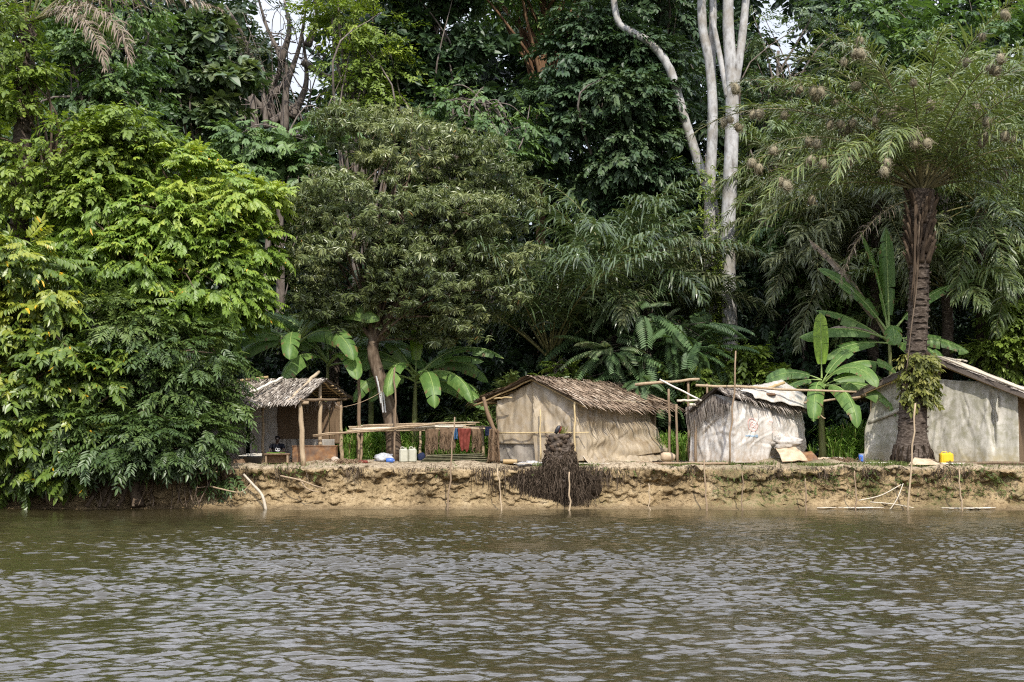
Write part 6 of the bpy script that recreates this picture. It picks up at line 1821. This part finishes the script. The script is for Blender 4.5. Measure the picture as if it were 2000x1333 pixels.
# ---- palm stump at the bank
SY = 41.35
sc = np.array([(1094 - 1000) / F * SY, SY, 1.2])
stp = thing('palm_stump', 'dark rough palm stump at the edge of the bank before the middle hut', 'stump', sc)
mb = MB()
pth = np.array([sc + [0, 0, z] + np.array([.015 * math.sin(z * 4) - .04 * z, 0, 0]) for z in np.linspace(-.6, 1.05, 30)])
tube(mb, pth, np.interp(np.linspace(-.6, 1.05, 30), [-.15, .05, .35, .6, .8, 1.05], [.46, .50, .46, .38, .34, .29]), 26, .5, wob=.12)
mb.build('trunk', M['bark_palm'], stp, smooth=True)
mb = MB()
for k in range(44):
    z = rng.uniform(.42, 1.02); an = k * 2.399; r_ = np.interp(z, [.35, .6, .8, 1.05], [.46, .38, .34, .29])
    ou = np.array([math.cos(an), math.sin(an), 0]); a = sc + [-.04 * z, 0, z] + ou * r_ * .9
    tube(mb, curve([a, a + ou * .07 + [0, 0, .02], a + ou * .12 + [0, 0, .06]], 5), [.085, .03], 6, rng.uniform(.0, .55))
mb.build('leaf_bases', M['boot'], stp, smooth=True)
mb = MB()
for k in range(620):
    an = rng.uniform(PI * .95, PI * 2.05); z = rng.uniform(-.05, .6); r_ = np.interp(z, [-.1, .3, .6], [.54, .48, .40])
    a = sc + np.array([math.cos(an) * r_, math.sin(an) * r_, z])
    if z < .1 and rng.uniform() < .4:
        L = rng.uniform(.5, 1.1); e = a + np.array([rng.normal(.0, .08) + .10 * math.cos(an), -rng.uniform(.02, .22), -min(L, a[2] - .02)])
    else:
        e = a + np.array([math.cos(an) * .06 + rng.normal(0, .03), math.sin(an) * .06, -rng.uniform(.1, .3)])
    tube(mb, line(a, e, 5, .02), [.010, .005], 4, rng.uniform(0, .9), cap=False)
blob(mb, sc + [-.1, .0, -.55], (1.15, .36, .62), 22, .28, 3.6, 77, .25)
for k in range(1500):
    ox = rng.normal(-.1, .6); oz = rng.uniform(-.95, .12); f_ = max(0, 1 - ((ox + .1) / 1.3) ** 2)
    a = sc + [ox, -.10 - .34 * f_ ** .5 * (1 - .35 * abs(oz + .4)), oz]; L = min(rng.uniform(.15, .5), a[2] + .02)
    if f_ <= 0 or L < .05: continue
    tube(mb, line(a, a + [rng.normal(0, .09), -rng.uniform(-.03, .10), -L], 5, .03), [.007, .004], 3, rng.uniform(0, .85), cap=False)
mb.build('roots', M['roots'], stp)
shp = thing('shoe', 'small black and red shoe resting on top of the palm stump', 'shoe', sc + [-.06, -.1, 1.05])
mb = MB(); o0 = sc + [-.10, -.1, 1.06]
tube(mb, np.array([o0 + [-.05, 0, 0], o0 + [0, 0, .10], o0 + [.06, 0, .20], o0 + [.09, 0, .24]]), [.05, .07, .06, .03], 10, .5); mb.build('upper', M['black_plastic'], shp, smooth=True)
mb = MB(); tube(mb, np.array([o0 + [.06, -.01, .02], o0 + [.10, -.01, .12], o0 + [.13, -.01, .22]]), [.02, .025, .018], 8, .5); mb.build('sole', M['red_cloth'], shp, smooth=True)
grass('stump_grass', 'tuft of pale grass on top of the palm stump', [(1086, 1098, 41.3, 41.4, 2)], .15)
o = bpy.data.objects['stump_grass']; bpy.data.objects.remove(o)
mb = MB()
for k in range(60):
    a = sc + [.06 + rng.normal(0, .05), rng.normal(-.05, .06), 1.03]; b = a + [rng.normal(0, .09), rng.normal(0, .05), rng.uniform(.1, .28)]
    tube(mb, line(a, b, 4, .012), [.010, .003], 3, rng.uniform(.5, 1), cap=False)
tag(mb.build('grass_tuft', ML['fern'], origin=sc + [.06, 0, 1.03]), 'tuft of pale dry grass growing on top of the palm stump', 'grass')

# ---- root fringes and hanging fibre on the cut bank
mb = MB()
for c, s_, n_, L0 in ((1030, 45, 420, .75), (1150, 40, 320, .6), (1000, 14, 60, .8), (830, 30, 90, .3), (690, 12, 50, .3), (560, 16, 60, .3), (1330, 20, 70, .25), (1500, 30, 120, .3), (1610, 16, 90, .35), (1700, 20, 70, .3), (1850, 30, 110, .3), (430, 50, 180, .55), (960, 30, 110, .4)):
    for k in range(n_):
        px = rng.normal(c, s_); x = (px - 1000) / F * 41
        y0 = float(yw(np.array([x]))[0]) + .55
        a = np.array([x, y0 + rng.uniform(-.12, .18), 1.18 + rng.normal(0, .06)]); L = L0 * rng.uniform(.3, 1.25)
        e = a + [rng.normal(0, .09), -rng.uniform(.0, .16), -min(L, 1.1)]
        tube(mb, line(a, e, 5, .02), [.009, .004], 3, rng.uniform(0, .9), cap=False)
tag(mb.build('bank_roots', M['roots'], origin=(0, 41, 1.2)), 'dark root fibres hanging from the lip of the bank', kind='stuff')
for k, c in enumerate(([(548, 930), (585, 938), (612, 948), (635, 955)], [(585, 936), (600, 955), (625, 962)], [(410, 950), (430, 955), (470, 962), (490, 945)], [(425, 922), (390, 925), (340, 930)])):
    pole('bank_root', ('pale bent root sticking out of the bank below the shelter', 'thin forked root below the pale bent root on the bank', 'looping grey root on the bank under the left tree', 'flat grey root along the bank lip under the left tree')[k],
         at(*c[0], 40.95), at(*c[-1], 40.75), .03, .012, 'wood', 'root', tint=.55, ctrl=[at(*q, 40.7) for q in c[1:-1]])

# ---- poles between the middle and the small hut
fr = thing('pole_frame', 'bare pole frame standing between the middle hut and small hut', 'frame', ground_at(1335, 44))
for px, y1, Y in ((1307, 760, 44.6), (1322, 790, 43.4), (1345, 745, 44.8), (1358, 795, 43.6), (1382, 750, 45.5)):
    part_pole('post', fr, ground_at(px, Y) - [0, 0, .05], at(px - 1, y1, Y), .045, .038, 'wood', .35)
part_pole('rail', fr, at(1240, 752, 44.8), at(1366, 741, 44.7), .05, .045, 'wood', .6)
part_pole('rail', fr, at(1322, 783, 43.9), at(1372, 782, 43.9), .04, .04, 'wood_pale', .5)
part_pole('rail', fr, at(1347, 791, 43.3), at(1378, 793, 43.6), .045, .045, 'wood_pale', .6)
pole('pale_pole', 'thin straight silvery pole slanting down to the small hut eave', at(1289, 742, 44.0), at(1370, 783, 43.0), .032, .028, 'wood_pale', 'pole', tint=.8, wob=.004)
pole('ridge_pole', 'long grey pole running over the small hut roof to the right hut eave', at(1359, 753, 42.6), at(1672, 766, 43.9), .045, .035, 'wood', 'pole', tint=.6, wob=.02)
pole('eave_pole', 'grey pole from the small hut roof to the left eave of the right hut', at(1570, 787, 43.6), at(1680, 776, 44.2), .04, .035, 'wood', 'pole', tint=.55, wob=.02)
pole('roof_pole', 'short tan pole propped on the small hut ridge', at(1484, 764, 43.6), at(1532, 748, 44.2), .05, .05, 'bamboo', 'pole', tint=.55)
pole('roof_pole', 'short pale pole lying level on the small hut ridge', at(1452, 757, 43.7), at(1490, 760, 43.8), .045, .045, 'wood_pale', 'pole', tint=.5)
pole('thin_post', 'thin grey leaning post in front of the small hut gable', ground_at(1424, 42.0), at(1437, 686, 42.1), .035, .025, 'wood', 'post', tint=.45, wob=.03)
pole('stick', 'short grey stick poking out from the right eave of the small hut', at(1576, 795, 43.8), at(1612, 818, 43.4), .03, .02, 'wood', 'stick', tint=.55)
c = ground_at(1303, 44.0); mb = MB(); tube(mb, np.array([c + [-.22, 0, .16], c + [-.12, 0, .16], c + [.12, 0, .16], c + [.24, 0, .15]]), [.11, .16, .15, .08], 14, .5)
tag(mb.build('drum', M['cardboard'], origin=c, smooth=True), 'tan rounded drum lying behind the frame posts', 'drum')

# ---- by the right hut
c = ground_at(1845, 42.5); j = thing('jerrycan', 'bright yellow jerrycan before the grey sheet of the right hut', 'jerrycan', c)
mb = MB(); box(mb, c, .40, .28, .335, -.05, bev=.035); mb.build('body', M['yellow'], j)
mb = MB(); lathe(mb, c + [.11, 0, .335], [(0, 0), (.035, 0), (.035, .035), (0, .035)], 10); mb.build('cap', M['yellow'], j)
mb = MB(); tube(mb, curve([c + [-.14, 0, .33], c + [-.12, 0, .372], c + [.0, 0, .372], c + [.03, 0, .33]], 8), .017, 6, .5); mb.build('handle', M['yellow'], j, smooth=True)
mb = MB(); box(mb, c + [0, -.146, .08], .26, .006, .17, -.05, bev=.002); mb.build('raised_panel', M['yellow'], j)
c = ground_at(1681, 43.0); j = thing('bucket', 'small blue and white tin standing left of the big palm foot', 'bucket', c)
mb = MB(); lathe(mb, c, [(0, 0), (.095, 0), (.10, .29), (.105, .30), (.09, .30), (.085, .03), (0, .03)], 18); mb.build('body', M['bag'], j, smooth=True)
A, Z_ = np.meshgrid(np.linspace(PI * 1.05, PI * 1.55, 10), np.linspace(.05, .27, 6), indexing='ij'); P = np.stack([c[0] + .105 * np.cos(A), c[1] + .105 * np.sin(A), c[2] + Z_], -1)
mb = MB(); sheet(mb, P, .005); mb.build('paper_label', M['blue_plastic'], j, smooth=True)
U, V_ = np.meshgrid(np.linspace(0, 1, 18), np.linspace(0, 1, 12), indexing='ij')
A_, B_, C_, D_ = ground_at(1784, 42.05) + [0, 0, .20], ground_at(1812, 42.0) + [0, 0, .16], ground_at(1770, 41.55) + [0, 0, .03], ground_at(1836, 41.6) + [0, 0, .02]
P = (A_ * (1 - U[..., None]) + B_ * U[..., None]) * (1 - V_[..., None]) + (C_ * (1 - U[..., None]) + D_ * U[..., None]) * V_[..., None]; P[..., 2] += .02 * fbm(P * 4, 2, 2)
mb = MB(); sheet(mb, P, .02); tag(mb.build('cardboard_sheet', M['cardboard'], origin=C_, smooth=True), 'flat piece of tan cardboard leaning at the big palm foot', 'cardboard')
pole('stick', 'dark thin stick lying right of the cardboard by the palm foot', ground_at(1810, 42.1) + [0, 0, .2], ground_at(1838, 41.7) + [0, 0, .04], .022, .018, 'wood', 'stick', tint=.3)
for a, b, Y, lab in ((1688, 1738, 42.5, 'white plank on the ground left of the big palm foot'), (1825, 1892, 42.15, 'white plank on the ground under the yellow jerrycan')):
    c = (ground_at(a, Y) + ground_at(b, Y)) / 2 + [0, -.25 if a > 1800 else 0, .02]
    mb = MB(); box(mb, c, m(b - a, Y), .15, .035, .02, .95); tag(mb.build('plank', M['wood_pale'], origin=c), lab, 'plank')
for k in range(9):
    c = ground_at(1594 + rng.uniform(0, 48), 43.3 + rng.uniform(-.2, .4)); mb = MB(); s = rng.uniform(.07, .17)
    blob(mb, c + [0, 0, s * .35], (s * 1.3, s, s * .7), 8, .3, 2.2, k + 30, .5); tag(mb.build('rubble_lump', M['tarp_white'] if k % 2 else M['cardboard'], origin=c, smooth=True), 'pale lump of rubbish on the ground between the small hut and the blue tin', 'rubbish', 'rubbish lumps by the small hut')
mb = MB()
for k in range(120):
    p = ground_at(1640 + rng.normal(0, 14), 42.9 + rng.normal(0, .2)); a = rng.uniform(0, PI)
    tube(mb, curve([p, p + [.1 * math.cos(a), .1 * math.sin(a), rng.uniform(.05, .2)], p + [.26 * math.cos(a + .5), .26 * math.sin(a + .5), .01]], 5), .012, 4, rng.uniform(.1, .8), cap=False)
tag(mb.build('net_heap', M['net'], origin=ground_at(1640, 42.9)), 'small dark heap of fibre on the ground left of the blue tin', 'net')

# ---- stakes in the shallows and cane on the foot of the bank
STK = [((888, 815), (873, 993), .026, 'wood', 'tall thin leaning stake in the water before the rack'), ((972, 915), (981, 993), .024, 'wood', 'thin dark stake left of the stump roots'), ((1112, 922), (1112, 996), .03, 'wood', 'thicker crooked grey stake against the stump roots'),
       ((1267, 945), (1269, 994), .02, 'wood', 'short pale twig stake below the middle hut right corner'), ((1375, 898), (1381, 992), .028, 'wood', 'brown stake at the waterline below the small hut left corner'), ((1449, 922), (1449, 998), .022, 'wood', 'straight slim stake below the red prints of the small hut'),
       ((1573, 935), (1575, 998), .024, 'wood', 'slim brown stake below the right end of the small hut'), ((1669, 920), (1671, 998), .022, 'wood', 'slim reddish stake below the blue tin'), ((1788, 788), (1772, 999), .032, 'wood', 'tall pale peeled stake in front of the big palm'), ((1873, 918), (1880, 998), .026, 'wood', 'crooked slim stake below the yellow jerrycan')]
for a, b, r, mt_, lab in STK:
    p = at(*b, 40.15); p[2] = -.25; pole('stake', lab, p, at(*a, 40.3), r, r * .8, mt_, 'stake', 'stakes along the waterline', wob=.018, tint=rng.uniform(.3, .7))
pole('driftwood', 'bent weathered branch leaning from the bank into the water below the shelter', at(520, 993, 40.6) - [0, 0, .1], at(476, 927, 41.1), .05, .035, 'wood_pale', 'branch', ctrl=[at(512, 968, 40.7), at(495, 948, 40.9)], tint=.3)
CN = [((1677, 978), (1720, 968), (1760, 947), 'curved white cane resting on the foot of the bank'), ((1700, 981), (1745, 985), (1792, 994), 'straight white cane sloping to the water beside the tall pale stake'), ((1738, 996), (1752, 975), (1764, 945), 'thin upright white cane bending beside the curved white cane')]
for a, b, c, lab in CN: pole('cane', lab, at(*a, 40.42), at(*c, 40.62), .016, .013, 'wood_pale', 'cane', ctrl=[at(*b, 40.45)], tint=.5)
for k in range(24):
    px = rng.uniform(1565, 1690) if k % 2 else rng.normal(1890, 30); L = rng.uniform(.25, .8); x = (px - 1000) / F * 40
    y = float(yw(np.array([x]))[0]) - .02 + rng.normal(0, .05)
    p = np.array([x, y, .05]); a = rng.normal(0, .15)
    pole('cane_scrap', 'broken white cane strip lying along the waterline', p, p + [L * math.cos(a), L * math.sin(a) * .4, .02 * rng.uniform()], .015, .011, 'wood_pale', 'cane', 'cane strips along the waterline', tint=.65, wob=.004, n=4, ns=5)

# ---- little weeds on the bank
def weeds(n):
    px = np.concatenate([rng.normal(c, s, k) for c, s, k in ((505, 20, 26), (580, 14, 16), (870, 16, 14), (1100, 40, 40), (1440, 70, 80), (1610, 60, 90), (1890, 70, 150), (1720, 60, 80), (640, 30, 14), (1290, 50, 50), (1540, 40, 50), (1960, 40, 60))])
    x = (px - 1000) / F * 41
    zz_ = np.where(px > 1350, rng.uniform(.35, 1.28, len(px)), rng.uniform(1.0, 1.3, len(px)))
    y = yw(x) + .45 + .12 * (zz_ > 1.1) + rng.uniform(-.05, .05, len(px))
    return np.stack([x, y, zz_], -1)


cloud_stuff('bank_weeds', 'small green weeds sprouting on the face and lip of the bank', 'weed', 'fine', 1, weeds, .42, .42)
